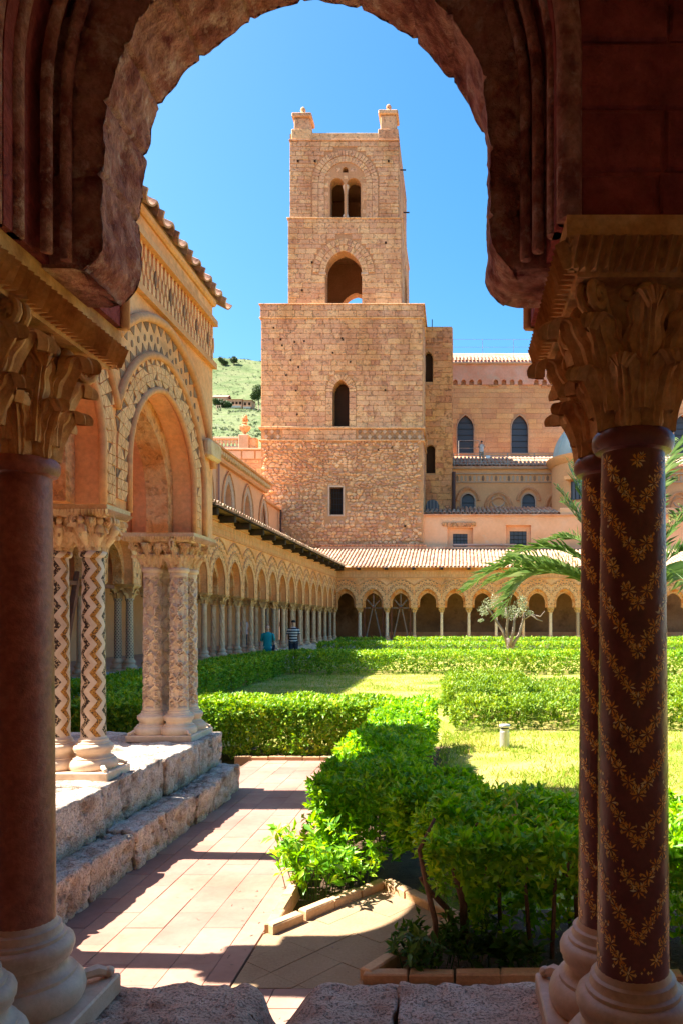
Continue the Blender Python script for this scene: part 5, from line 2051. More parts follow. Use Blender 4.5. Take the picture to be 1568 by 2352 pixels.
# ------------------------------------------------------------------ domed chapel
dome = thing('domed_chapel', 'round salmon chapel with pale green segmented dome rising behind the palm', 'chapel', (10.6, 56.4, 6))
DC = (10.7, 56.4)
dr = 3.5
zb_ = pZ(1060, 56.4)
MB().lathe([(dr, 7), (dr, zb_ - .55), (dr + .1, zb_ - .5), (dr + .16, zb_ - .4), (dr + .3, zb_ - .28), (dr + .42, zb_ - .1), (dr + .42, zb_), (dr - .05, zb_ + .02)], 56, (*DC, 0)).build('drum', MT['aisle'], dome, smooth='auto')
prof = [((dr - .08) * math.cos(R(t)), zb_ + (dr - .1) * 1.0 * math.sin(R(t))) for t in range(0, 91, 5)]
dm = MB().lathe(prof, 56, (*DC, 0)).build('dome', MT['copper'], dome, smooth='auto')
for k in range(16):
    a = 2 * PI * k / 16
    MB().tube([(DC[0] + (r + .01) * math.cos(a), DC[1] + (r + .01) * math.sin(a), z) for r, z in prof], .035, 4).build('rib', MT['copper'], dm)
MB().bbox(pX(1285, KY), 16, KY + .02, KY + 7, 6, pZ(1166, KY), .03).build('base_block', MT['pink'], dome)
wx = -2.03
for i, a in enumerate((R(236), R(300))):
    cx_, cy_ = DC[0] + dr * math.cos(a), DC[1] + dr * math.sin(a)
    ux, uy = -math.sin(a), math.cos(a)
    fw = lambda u, v, z, cx_=cx_, cy_=cy_, ux=ux, uy=uy, a=a: (cx_ + u * ux + v * math.cos(a), cy_ + u * uy + v * math.sin(a), z)
    MB().prism([(-.55, pZ(1150, 54)), (.55, pZ(1150, 54)), (.55, pZ(1108, 54)), (-.55, pZ(1108, 54))], fw, -.1, .12).build('window', MT['glass'], dome)
    for q in range(4):
        MB().prism([(-.5 + q * .3, pZ(1150, 54)), (-.45 + q * .3, pZ(1150, 54)), (-.45 + q * .3, pZ(1108, 54)), (-.5 + q * .3, pZ(1108, 54))], fw, .12, .16).build('window_bar', MT['lead'], dome)
    MB().prism([(-.85, pZ(1105, 54)), (.85, pZ(1105, 54)), (.85, pZ(1097, 54)), (-.85, pZ(1097, 54))], fw, -.1, .6).build('window_hood', MT['aisle'], dome)

# ------------------------------------------------------------------ monastery wing above the left walk
mon = thing('monastery_wing', 'long salmon plastered wing with pointed windows and corbelled cornice above the arcade roof', 'building', (-12.3, 30, GZ))
MX = -12.3
fm = FY(MX, 1)
mw = []
for k in range(-10, 3):
    yc = 39.75 + 3.6 * k
    mw.append(arch_fn(yc, .6, 7.0, 8.0, 1.15))
panel(MB(), fm, -5, 47.0, -.1, 10.05, mw, 0, -.4, 12).build('wall', MT['salmon'], mon)
panel(MB(), fm, 47.0, 51.7, -.1, 9.4, [arch_fn(48.2, .35, 7.0, 0, zt=8.35)], -.12, -.4, 4).build('wall', MT['salmon'], mon)
MB().box(MX - 8, MX - .45, -5, 51.5, -.1, 10.0).build('core', MT['salmon'], mon)
for o_ in mw[6:]:
    MB().prism([(o_['uc'] - .6, 7)] + [(o_['uc'] - .6 + .1 * i, o_['top'](o_['uc'] - .6 + .1 * i)) for i in range(13)] + [(o_['uc'] + .6, 7)], fm, -.35, -.3).build('blocked_window', MT['pipe_pink'], mon)
    voussoirs(mon, fm, arch_fn(o_['uc'], .62, 6.6, 8.0, 1.17), .42, 6, MT['trim'], -.02, .05, gap=.008)
    c = arc_curve(o_['uc'], 1.08, 8.0, 0, 9, 10, 0, 1.72, down=False)
    MB().tube([fm(u, .06, z) for u, z in [(o_['uc'] - 1.08, 6.8)] + c + [(o_['uc'] + 1.08, 6.8)]], .06, 4).build('hood_moulding', MT['string'], mon)
MB().box(MX - .1, MX - .05, 47.85, 48.55, 7.0, 8.35).build('small_door', MT['wood_grey'], mon)
MB().bbox(MX, MX + .25, -5, 47.15, 9.85, 10.0, .03).build('string_course', MT['string'], mon)
MB().bbox(MX - .3, MX + .55, -5, 47.35, 10.38, 10.5, .03).build('cornice', MT['string'], mon)
MB().box(MX - .3, MX + .18, -5, 47.1, 10.0, 10.38).build('cornice_band', MT['salmon'], mon)
for k in range(36):
    y = 34 + .37 * k
    MB().bbox(MX + .18, MX + .45, y, y + .16, 10.12, 10.38, .04).build('corbel', MT['capital_pale'], mon)
MB().bbox(MX - .6, MX + .1, 47.0, 51.7, 9.4, 9.52, .02).build('coping', MT['string'], mon)
MB().tube([(MX + .1, 37.9, 7), (MX + .1, 37.9, 9.9)], .06, 6).build('drain_pipe', MT['pipe_pink'], mon)
MB().tube([(MX + .1, 51.2, 6.8), (MX + .1, 51.2, 9.4)], .07, 6).build('drain_pipe', MT['pipe'], mon)

# ------------------------------------------------------------------ terrace with balustrade and urn, beside the tower
BY = 53.0
ter = thing('balustrade_terrace', 'old stone terrace wall with balustrade and carved urn on a pedestal beside the tower', 'terrace', (-16, BY, 6))
zw = pZ(1034, BY)
st = courses(-20, -13.75, 8, zw - .7, [], seed=81, ch=(.3, .5), cw=(.5, 1.1))
MB().box(-20, -13.72, BY, BY + 6, 7, zw).build('wall', MT['rubble_joint'], ter)
ashlar(ter, FX(BY, -1), st, MT['tower'], proud=.04, limit=60, seed=16)
for i in range(5):
    a_ = -18.2 + i * .95
    MB().bbox(a_, a_ + .85, BY - .07, BY, zw - .62, zw - .05, .02).build('carved_panel', MT['trim'], ter)
MB().bbox(-20, -13.75, BY - .18, BY + .5, zw, zw + .12, .03).build('string_course', MT['trim'], ter)
px0 = pX(548, BY); px1 = pX(571, BY)
MB().bbox(px0, px1, BY - .05, BY + .7, zw + .12, pZ(998, BY), .03).build('pedestal', MT['trim'], ter)
MB().bbox(px1, px1 + .55, BY + .1, BY + .6, zw + .12, pZ(1004, BY), .04).build('pilaster', MT['tower'], ter)
MB().bbox(-20, px0, BY + .05, BY + .5, pZ(1008, BY), pZ(1003, BY), .03).build('top_rail', MT['trim'], ter)
MB().bbox(-20, px0, BY + .05, BY + .5, zw + .12, zw + .3, .03).build('bottom_rail', MT['trim'], ter)
bh = pZ(1008, BY) - zw - .3
bm_ = MB().lathe([(.11, 0), (.11, .06), (.06, .1), (.07, .2), (.13, .32), (.12, .42), (.06, .56), (.05, .66), (.09, .72), (.11, bh)], 10).mesh('baluster', smooth='auto')
bm_.materials.append(MT['trim'])
for i in range(14):
    obj('baluster', bm_, None, ter, (px0 - .2 - i * .265, BY + .27, zw + .3))
uc_ = ((px0 + px1) / 2, BY + .32, pZ(998, BY))
u_ = MB().lathe([(.2, 0), (.2, .06), (.1, .14), (.12, .22), (.34, .42), (.40, .56), (.38, .66), (.2, .74), (.15, .82), (.2, .9), (.12, .95), (0, .95)], 16, uc_, rfun=lambda r, z, a: r * (1 + .06 * math.cos(8 * a)) if .2 < z < .7 else r).build('urn', MT['tower'], ter, smooth='auto')
fl_ = MB()
for i in range(14):
    a, t = random.uniform(0, 2 * PI), random.uniform(0, 1)
    fl_.ball((uc_[0] + .16 * math.cos(a) * (1 - .5 * t), uc_[1] + .16 * math.sin(a) * (1 - .5 * t), uc_[2] + 1.0 + .42 * t), .11, 7, 5)
fl_.build('carved_flame', MT['tower'], u_)

# ------------------------------------------------------------------ hill with houses
nx, ny = 70, 90
X = np.linspace(-900, 500, nx); Yh = np.linspace(260, 1500, ny)
xx, yy = np.meshgrid(X, Yh, indexing='ij')
def hill_z(xx, yy):
    s = np.interp(yy, [260, 360, 600, 640, 820, 1000, 1500], [60, 92, 181, 190, 290, 340, 360])
    s = s - np.clip((xx + 230) * .085, -30, 200) * np.clip((yy - 300) / 400, 0, 1)
    n_ = fbm(np.stack([xx.ravel() / 60, yy.ravel() / 60, 0 * xx.ravel()], 1), 4).reshape(xx.shape)
    return s + 4 * n_
zz = hill_z(xx, yy)
hl = MB().grid(np.stack([xx, yy, zz], -1)).build('hill', MT['hill'], smooth=True)
tag(hl, kind='structure')


def hz(x, y): return float(hill_z(np.array([[x]]), np.array([[y]]))[0, 0])


HYd = 610
for i, (pa, pb, pt, pb_y, col, lab) in enumerate(((489, 523, 912, 929, 'house', 'far hillside house with long flat mauve roof beside the terrace cliff'), (523, 556, 917, 932, 'house', 'far orange house with four small dark windows on the hillside'), (558, 578, 919, 934, 'house', 'far orange house at the end of the hillside row by the tower'), (572, 586, 938, 948, 'house_white', 'small white hut below the hillside houses'))):
    xa, xb = pX(pa, HYd), pX(pb, HYd)
    zt2, zb2 = pZ(pt, HYd), pZ(pb_y, HYd)
    hs = thing('house', lab, 'house', ((xa + xb) / 2, HYd, zb2), 'houses on the hillside')
    MB().box(xa, xb, HYd, HYd + 10, zb2 - 3, zt2).build('wall', MT[col], hs)
    MB().add([(xa - .5, HYd - .8, zt2), (xb + .5, HYd - .8, zt2), (xb + .5, HYd + 5, zt2 + (3.2 if i == 0 else 1.0)), (xa - .5, HYd + 5, zt2 + (3.2 if i == 0 else 1.0)), (xb + .5, HYd + 10.5, zt2), (xa - .5, HYd + 10.5, zt2)], [(0, 1, 2, 3), (3, 2, 4, 5), (0, 5, 4, 1)]).build('roof', MT['roof_far'], hs)
    if i < 3:
        k = 4 if i < 2 else 2
        for q in range(k):
            c = xa + (xb - xa) * (q + .5) / k
            MB().box(c - .9, c + .9, HYd - .15, HYd, zb2 + 1.2, zb2 + 3.4).build('window', MT['inside'], hs)
        MB().box(xa + 1, xb - .5, HYd - 2.5, HYd, zb2 - 2.2, zb2 - .6).build('veranda_wall', MT['house_white'], hs)
for i, px_ in enumerate((498, 502, 507, 594)):
    x_ = pX(px_, 560)
    q = thing('utility_pole', 'thin pale pole on the slope below the hillside houses', 'pole', (x_, 560, pZ(946, 560)), 'poles on the hillside')
    MB().tube([(x_, 560, pZ(950, 560) - 2), (x_, 560, pZ(930, 560))], .35, 5).build('post', MT['trim'], q)
    MB().tube([(x_ - .8, 560, pZ(931, 560)), (x_ + .8, 560, pZ(931, 560))], .2, 4).build('crossarm', MT['trim'], q)
# scrub and trees on the hill
def blob_leaves(n, centers, radii, size, rs, flat_=1.0):
    """random leaf triangles-pairs filling ellipsoids; returns V,F"""
    C = np.asarray(centers); Rd = np.asarray(radii)
    idx = rs.randint(0, len(C), n)
    d = rs.normal(size=(n, 3)); d /= np.linalg.norm(d, axis=1, keepdims=True)
    r = rs.rand(n) ** .45
    P = C[idx] + d * r[:, None] * Rd[idx]
    return leaf_quads(P, size, rs, d)


def leaf_quads(P, size, rs, up=None, aspect=.42, fold=.25, bias=.5, jitter=.35):
    n = len(P)
    a = rs.normal(size=(n, 3))
    if up is not None: a = a + up * bias * 2.5
    a /= np.linalg.norm(a, axis=1, keepdims=True)
    b = rs.normal(size=(n, 3))
    b = np.cross(a, b); b /= np.linalg.norm(b, axis=1, keepdims=True) + 1e-9
    c = np.cross(a, b)
    s = (size * (1 + jitter * (rs.rand(n) * 2 - 1)))[:, None]
    base = P - a * s * .3
    tip = P + a * s * .7 - c * s * .12
    mid = P + a * s * .12 + c * s * .04
    l = mid + b * s * aspect * .5 + c * s * fold * aspect
    r = mid - b * s * aspect * .5 + c * s * fold * aspect
    V = np.stack([base, l, tip, r], 1).reshape(-1, 3)
    i = np.arange(n)[:, None] * 4
    F = np.concatenate([i + np.array([[0, 2, 1]]), i + np.array([[0, 3, 2]])], 0)
    return V, F


rs = np.random.RandomState(5)
cs, rd = [], []
for i in range(620):
    y = rs.uniform(330, 880)
    x = y * rs.uniform(-.35, -.25)
    cs.append((x, y, hz(x, y) + .4)); k = rs.uniform(.35, 1.15) * (1.8 if rs.rand() < .12 else 1)
    rd.append((k * 1.5, k * 1.5, k * .8))
V, F = blob_leaves(16000, cs, rd, .7, rs)
tag(obj('scrub', mesh_np('scrub', V, F), MT['scrub']), 'low dark scrub scattered over the green hillside', 'scrub', kind='stuff')
for i, (px_, py_, Yt, h) in enumerate(((509, 838, 800, 9), (516, 840, 800, 7), (538, 838, 805, 10), (499, 937, 590, 9), (511, 937, 592, 8), (522, 938, 592, 8), (586, 922, 600, 9), (594, 918, 600, 14))):
    x_ = pX(px_, Yt); z_ = hz(x_, Yt)
    if i >= 3: z_ = pZ(py_ + 4, Yt)
    lb_, gr_ = ([('small dark tree of the close pair on the hill crest', 'trees on the hill crest')] * 2 + [('single rounder dark tree on the hill crest', None)] + [('dark bushy tree in the row below the long-roofed hillside house', 'trees below the hillside houses')] * 3 + [('low dark tree beside the end house of the hillside row', None), ('taller dark tree where the hillside row meets the tower edge', None)])[i]
    tr = thing('hill_tree', lb_, 'tree', (x_, Yt, z_), gr_)
    MB().tube([(x_, Yt, z_ - 3), (x_, Yt, z_ + h * .5)], [.5, .3], 5).build('trunk', MT['bark'], tr)
    V, F = blob_leaves(900, [(x_ + rs.uniform(-2, 2), Yt + rs.uniform(-2, 2), z_ + h * rs.uniform(.45, .75)) for _ in range(5)], [(h * .28, h * .28, h * .26)] * 5, 1.5, rs)
    obj('crown', mesh_np('crown', V, F), MT['scrub'], tr)

# ------------------------------------------------------------------ vegetation
def leaves5(P, A, C, size):
    """leaf blades: P base point, A direction, C upper side, size array -> 5 verts, 2 quads each"""
    n = len(P)
    B = np.cross(C, A); B /= np.linalg.norm(B, axis=1, keepdims=True) + 1e-9
    C = np.cross(A, B)
    s = size[:, None]
    base = P
    tip = P + A * s - C * s * .16
    m = P + A * s * .5 - C * s * .05
    l = P + A * s * .55 + B * s * .2 + C * s * .05
    r = P + A * s * .55 - B * s * .2 + C * s * .05
    V = np.stack([base, m, tip, l, r], 1).reshape(-1, 3)
    i = np.arange(n)[:, None] * 5
    F = np.concatenate([i + np.array([[0, 1, 2, 3]]), i + np.array([[0, 4, 2, 1]])], 0)
    return V, F


def unit(a): return a / (np.linalg.norm(a, axis=1, keepdims=True) + 1e-9)


def hedge_surface(box, n, rs, bulge=.06, depth=.10, low=.25, side_w=1.0, top_w=1.0):
    x0, x1, y0, y1, z0, z1 = box
    ar = np.array([(x1 - x0) * (y1 - y0) * top_w, (x1 - x0) * (z1 - z0) * side_w, (x1 - x0) * (z1 - z0) * side_w * .6, (y1 - y0) * (z1 - z0) * side_w, (y1 - y0) * (z1 - z0) * side_w])
    k = rs.choice(5, n, p=ar / ar.sum())
    u, v = rs.rand(n), rs.rand(n)
    v = np.where(k > 0, 1 - (1 - v) ** (1) * (1 - 0) if low is None else np.where(rs.rand(n) < low, v, v ** .55), v)
    P = np.zeros((n, 3)); N = np.zeros((n, 3))
    X = x0 + u * (x1 - x0); Yv = y0 + v * (y1 - y0)
    Z = z0 + v * (z1 - z0)
    for q in range(5):
        m = k == q
        if q == 0: P[m] = np.stack([X[m], Yv[m], np.full(m.sum(), z1)], 1); N[m] = (0, 0, 1)
        if q == 1: P[m] = np.stack([X[m], np.full(m.sum(), y0), Z[m]], 1); N[m] = (0, -1, 0)
        if q == 2: P[m] = np.stack([X[m], np.full(m.sum(), y1), Z[m]], 1); N[m] = (0, 1, 0)
        if q == 3: P[m] = np.stack([np.full(m.sum(), x0), y0 + u[m] * (y1 - y0), Z[m]], 1); N[m] = (-1, 0, 0)
        if q == 4: P[m] = np.stack([np.full(m.sum(), x1), y0 + u[m] * (y1 - y0), Z[m]], 1); N[m] = (1, 0, 0)
    b = fbm(P * 2.3 + 5, 3)
    P = P + N * (bulge * b)[:, None] - N * (depth * rs.rand(n) ** 2)[:, None]
    # soften the box edges
    c = np.array([(x0 + x1) / 2, (y0 + y1) / 2, (z0 + z1) / 2]); h = np.array([(x1 - x0) / 2, (y1 - y0) / 2, (z1 - z0) / 2])
    q = np.clip((np.abs(P - c) - (h - .09)) / .09, 0, 2)
    e = np.sort(q, axis=1)[:, 1]
    P = P - unit(P - c) * (e * .035)[:, None]
    return P, N


def shoots(P, N, rs, L=6, size=.055, up=.7, spread=.75, sj=.5):
    n = len(P)
    ax = unit(N + np.array([0, 0, up]) + rs.normal(size=(n, 3)) * .45)
    ax = np.repeat(ax, L, 0); Pb = np.repeat(P, L, 0)
    m = len(ax)
    t = unit(np.cross(ax, rs.normal(size=(m, 3))))
    el = spread * (.5 + rs.rand(m))
    A = unit(ax * np.cos(el)[:, None] + t * np.sin(el)[:, None])
    C = unit(ax * np.sin(el)[:, None] - t * np.cos(el)[:, None] + rs.normal(size=(m, 3)) * .25)
    sz = size * (1 + sj * (rs.rand(m) * 2 - 1))
    return leaves5(Pb + ax * (rs.rand(m) * size * .6)[:, None], A, C, sz)


def stem_field(mb, box, n, rs, r=.006, top=None):
    x0, x1, y0, y1, z0, z1 = box
    for i in range(n):
        x, y = rs.uniform(x0 + .05, x1 - .05), rs.uniform(y0 + .05, y1 - .05)
        zt = (top or z1) - rs.uniform(.03, .15)
        dx, dy = rs.uniform(-.1, .1), rs.uniform(-.1, .1)
        k = r * rs.uniform(.6, 1.6)
        mb.tube([(x, y, z0 - .02), (x + dx * .4 + rs.uniform(-.02, .02), y + dy * .4 + rs.uniform(-.02, .02), z0 + (zt - z0) * .5), (x + dx, y + dy, zt)], [k, k * .8, k * .4], 5)


def hedge(label, boxes, n, size, mat, L=6, seed=1, stems=30, group=None, bulge=.05, up=.7, spread=.75, stem_r=.006, inner=.25, single=0, depth=.10, low=.25, side_w=1.0):
    rs = np.random.RandomState(seed)
    b0 = boxes[0]
    root = thing('hedge', label, 'hedge', ((b0[0] + b0[1]) / 2, (b0[2] + b0[3]) / 2, GZ), group)
    A = np.array([((b[1] - b[0]) * (b[3] - b[2]) + (b[5] - b[4]) * 2 * (b[1] - b[0] + b[3] - b[2])) * (b[6] if len(b) > 6 else 1) for b in boxes])
    boxes = [b[:6] for b in boxes]
    VV, FF, off = [], [], 0
    pts = []
    for b, a in zip(boxes, A / A.sum()):
        k = max(4, int(n * a))
        P, N = hedge_surface(b, k, rs, bulge, depth, low, side_w)
        pts.append((P, N))
        V, F = shoots(P, N, rs, L, size, up, spread)
        VV.append(V); FF.append(F + off); off += len(V)
        k2 = int(k * inner)
        if k2:
            P2 = np.stack([rs.uniform(b[0] + .05, b[1] - .05, k2), rs.uniform(b[2] + .05, b[3] - .05, k2), b[4] + (b[5] - b[4]) * rs.rand(k2) ** .6], 1)
            V, F = shoots(P2, rs.normal(size=(k2, 3)), rs, L, size, .5, .9)
            VV.append(V); FF.append(F + off); off += len(V)
    obj('foliage', mesh_np('foliage', np.concatenate(VV), np.concatenate(FF)), MT[mat], root, kind='stuff')
    if stems:
        mb = MB()
        for b, a in zip(boxes, A / A.sum()):
            stem_field(mb, b, max(2, int(stems * a)), rs, stem_r)
        mb.build('stems', MT['bark'], root, kind='stuff')
    if single:
        V, F = leaves5(np.zeros((1, 3)), np.array([[1., 0, 0]]), np.array([[0, 0, 1.]]), np.array([1.0]))
        lm = mesh_np('leaf', V, F)
        lm.materials.append(MT[mat])
        P, N = pts[0]
        sel = [i for i in range(len(P)) if P[i, 2] > boxes[0][5] - .08][:single]
        for i in sel:
            s = size * rs.uniform(1.0, 1.5)
            obj('leaf', lm, None, root, tuple(P[i] + np.array([0, 0, .015])), (rs.uniform(-.5, .5), rs.uniform(-1.0, -.1), rs.uniform(0, 6.28)), (s, s, s))
    return root


G0 = GZ
hedge('glossy hedge with bare dark stems along the brick-edged bed below the mosaic columns', [(-.16, 3.4, 3.72, 4.55, G0 + .46, .58), (.05, 3.4, 4.1, 4.5, G0 + .03, .45, .8), (-.15, 3.4, 3.85, 4.5, .2, .45, .12)], 6300, .055, 'leaf_near', 6, 11, 40, stem_r=.008, single=240, bulge=.11, inner=.12, side_w=.8, spread=.8)
hedge('leafy clipped hedge running from the brick corner back beside the dry lawn', [(-1.04, -.36, 5.2, 10.9, G0 + .32, .56), (-.98, -.4, 5.3, 10.9, G0 + .04, .36, .5)], 9800, .050, 'leaf_near', 6, 12, 70, stem_r=.006, single=200, bulge=.11, inner=.2)
hedge('short leafy hedge end wrapping the paved corner niche', [(-.42, .12, 4.9, 5.5, G0 + .25, .54)], 1300, .056, 'leaf_near', 6, 13, 16, stem_r=.007, bulge=.06)
hedge('dense clipped hedge at the end of the tiled path behind the carved columns', [(-5.2, -1.0, 9.75, 11.0, G0 + .02, .58)], 8500, .055, 'leaf_mid', 6, 14, 60, bulge=.05, inner=.45, low=.8, stem_r=.005)
hedge('soft rounded light green box hedge beyond the dry lawn and steel bollard light', [(0, 6.2, 12.3, 14.0, G0, .30, 1.6), (.3, 6.6, 13.6, 16.6, G0 + .2, .40), (-.25, 1.5, 13.6, 18.0, G0 + .05, .46, 1.4)], 15000, .058, 'leaf_box', 6, 15, 20, bulge=.14, up=1.2, spread=.6, inner=.12, depth=.14, low=.9)
hedge('long straight hedge crossing the court in front of the olive tree', [(-6.5, 15.5, 25.3, 27.4, G0, .57)], 12000, .085, 'leaf_mid', 5, 16, 30, bulge=.06, inner=.2, low=.9)
hedge('shaded hedge parallel to the long arcade beside the green lawn', [(-7.0, -5.9, 12.6, 25.2, G0, .58)], 8000, .075, 'leaf_mid', 5, 17, 30, bulge=.06, inner=.2, low=.9)
hedge('middle cross hedge between the olive tree and the long straight hedge', [(-6.4, 15.5, 33.8, 35.4, G0, .66)], 5500, .10, 'leaf_mid', 5, 18, 0, bulge=.06, inner=.1)
hedge('farthest low hedge at the foot of the far arcade columns', [(-6.9, -4.3, 42.0, 43.6, G0, .66), (-3.6, 15.5, 42.0, 43.6, G0, .68)], 5200, .11, 'leaf_mid', 5, 19, 0, bulge=.06, inner=.1)

# bent trunks of the near hedge
def trunk(parent, pts, rad):
    MB().tube(pts, rad, 7).build('trunk', MT['bark'], parent, smooth=True)
hn = [o for o in bpy.data.objects if o.name == 'hedge'][0]
def gp(px, py, Y): return at(px, py, Y)
trunk(hn, [(-.10, 3.92, G0), (-.12, 3.92, .12), (-.17, 3.9, .34), (-.20, 3.88, .5), (-.12, 3.9, .66)], [.017, .015, .014, .012, .008])
trunk(hn, [(.02, 4.15, G0), (-.06, 4.12, .1), (-.15, 4.05, .22), (-.2, 3.98, .32)], [.02, .018, .014, .01])
trunk(hn, [(.04, 4.12, G0), (.03, 4.1, .15), (-.02, 4.05, .34), (.03, 4.05, .5), (.14, 4.05, .62)], [.025, .022, .018, .016, .01])
for i in range(9):
    x = .2 + i * .16 + random.uniform(-.05, .05)
    trunk(hn, [(x, 4.05 + random.uniform(-.1, .2), G0), (x + random.uniform(-.04, .04), 4.1, .25), (x + random.uniform(-.08, .08), 4.1, .6)], [.014, .011, .007])

# low plants in the beds
def weed(label, c, n, r, h, size, mat='leaf_weed', seed=1, group='small plants in the beds'):
    rs = np.random.RandomState(seed)
    root = thing('bed_plant', label, 'plant', (c[0], c[1], G0), group)
    mb = MB()
    P, N = [], []
    for i in range(n):
        a, q = rs.uniform(0, 6.28), r * rs.rand() ** .6
        x, y = c[0] + q * math.cos(a), c[1] + q * math.sin(a)
        hh = h * rs.uniform(.4, 1) * (1 - .4 * q / r)
        lean = .35
        top = (x + lean * hh * math.cos(a), y + lean * hh * math.sin(a), G0 + hh)
        mb.tube([(x, y, G0 - .02), ((x + top[0]) / 2, (y + top[1]) / 2, G0 + hh * .55), top], [.004, .003, .002], 4)
        for t in (.45, .7, .9, 1.0):
            P.append((x + (top[0] - x) * t, y + (top[1] - y) * t, G0 + hh * t)); N.append((.3 * math.cos(a), .3 * math.sin(a), .6))
    mb.build('stems', MT['leaf_weed'], root)
    V, F = shoots(np.array(P), np.array(N), rs, 5, size, .5, 1.0)
    obj('foliage', mesh_np('foliage', V, F), MT[mat], root, kind='stuff')


weed('bushy leafy plant spilling over the brick corner by the path', (-.95, 5.0), 42, .22, .55, .07, 'leaf_near', 31)
weed('weedy green tuft inside the brick-edged bed at the foot of the bent stem', (-.16, 3.9), 22, .15, .26, .055, seed=32)
weed('loose leafy sprays leaning out of the hedge foot by the path corner', (-.72, 5.15), 26, .2, .5, .055, 'leaf_near', 37)
weed('broad-leaved seedling on the dark soil under the hedge', (.17, 3.85), 8, .09, .16, .075, seed=33)
weed('small seedling on the dark soil beside the mosaic column base', (.33, 3.88), 6, .08, .15, .07, seed=34)
weed('wispy plant among the bent hedge stems', (.06, 4.05), 14, .14, .42, .04, seed=35)
weed('sprawling shoots at the hedge foot along the tiled path', (-1.0, 5.6), 20, .16, .42, .06, 'leaf_near', 36)

# lawn grass blades
def grass(n, x0, x1, y0, y1, h, seed, keep=None):
    rs = np.random.RandomState(seed)
    x = rs.uniform(x0, x1, n); y = y0 + (y1 - y0) * rs.rand(n)
    nz = fbm(np.stack([x * 1.3, y * 1.3, 0 * x], 1), 3)
    m = nz + rs.rand(n) * .9 > .0
    if keep is not None: m &= keep(x, y)
    x, y = x[m], y[m]
    n = len(x)
    P = np.stack([x, y, np.full(n, GZ - .02)], 1)
    A = unit(np.stack([rs.normal(size=n) * .8, rs.normal(size=n) * .8, np.ones(n)], 1))
    B = unit(np.cross(A, rs.normal(size=(n, 3))))
    s = h * (.4 + rs.rand(n))[:, None]
    w = .05 + .05 * rs.rand(n)[:, None]
    V = np.stack([P - B * s * w, P + B * s * w, P + A * s + B * s * .25], 1).reshape(-1, 3)
    F = np.arange(3 * n).reshape(-1, 3)
    return V, F


Vs, Fs, of = [], [], 0
for (n, a, b, c, d, h, s) in ((42000, -.25, 3.6, 4.8, 12.2, .075, 1), (16000, -1.4, 8, 12, 25, .09, 2), (16000, -6, 1, 18, 25.2, .09, 3), (12000, -5.5, 12, 27.5, 42, .13, 4)):
    V, F = grass(n, a, b, c, d, h, s)
    Vs.append(V); Fs.append(F + of); of += len(V)
tag(obj('grass', mesh_np('grass', np.concatenate(Vs), np.concatenate(Fs)), MT['grass']), 'short dry patchy grass between the hedges', 'grass', kind='stuff')
# fallen leaves and litter in the beds
rs = np.random.RandomState(77)
n = 900
P = np.stack([rs.uniform(-.45, 2.5, n), rs.uniform(3.78, 4.7, n), np.full(n, GZ + .0)], 1)
V, F = leaf_quads(P, .04, rs, None)
V[:, 2] = GZ - .005 + np.abs(V[:, 2] - GZ) * .35
litter = MT['bark_pale']
tag(obj('leaf_litter', mesh_np('leaf_litter', V, F), MT['wood_grey']), 'dry fallen leaves on the soil under the near hedge', 'litter', kind='stuff')

# fallen leaves on the paving
rs = np.random.RandomState(78)
n = 150
P = np.stack([-1.1 - np.abs(rs.normal(size=n)) * .35, rs.uniform(2.6, 9.4, n), np.full(n, GZ + .012)], 1)
P2 = np.stack([rs.uniform(-1.1, .2, 60), rs.uniform(2.7, 4.2, 60), np.full(60, GZ + .012)], 1)
P = np.concatenate([P, P2])
V, F = leaf_quads(P, .026, rs, None)
V[:, 2] = GZ + .009 + np.abs(V[:, 2] - GZ - .012) * .2
tag(obj('fallen_leaves', mesh_np('fallen_leaves', V, F), MT['wood_grey']), 'few dry fallen leaves on the tiled path', 'leaves', kind='stuff')

# ------------------------------------------------------------------ palm
PC = Vector((pX(1448, 20), 20.0, 0))
palm = thing('palm_tree', 'young date palm with arching feathery fronds behind the mosaic columns', 'palm', (PC.x, PC.y, GZ))
zc = 1.75
MB().lathe([(.30, GZ - .05), (.28, .4), (.24, 1.0), (.22, 1.5), (.16, 1.85), (0, 1.95)], 14, (PC.x, PC.y, 0), rfun=lambda r, z, a: r * (1 + .08 * math.sin(9 * a + z * 22))).build('trunk', MT['bark'], palm, smooth='auto')


def frond(ctrl, n=62, ll=.55, seed=0, wide=.0115):
    ll *= 1.6
    rr = random.Random(seed)
    P0, P1, P2, P3 = [Vector(c) for c in ctrl]
    B = lambda t: P0 * (1 - t) ** 3 + P1 * 3 * t * (1 - t) ** 2 + P2 * 3 * t * t * (1 - t) + P3 * t ** 3
    pts = [B(i / 24) for i in range(25)]
    mb = MB().tube(pts, [.03 * (1 - .88 * i / 24) for i in range(25)], 5)
    for i in range(n):
        t = .14 + .86 * i / (n - 1)
        p = B(t); d = (B(min(1, t + .02)) - B(max(0, t - .02))).normalized()
        sd = d.cross(Vector((0, 0, 1)))
        if sd.length < .05: sd = Vector((1, 0, 0))
        sd.normalize()
        up = sd.cross(d)
        L_ = ll * (math.sin(PI * (.12 + .8 * t)) ** .6) * rr.uniform(.85, 1.1)
        for s in (-1, 1):
            v = (d * .62 + sd * s * .9 + up * rr.uniform(.1, .6)).normalized()
            tip = p + v * L_ + Vector((0, 0, -.22 * L_ * rr.uniform(.4, 1.3)))
            m = p + v * L_ * .5
            wv = d.cross(v).cross(v).normalized() * wide
            mb.add([p, m + wv, tip, m - wv], [(0, 1, 2), (0, 2, 3)])
    mb.build('frond', MT['palm'], palm)


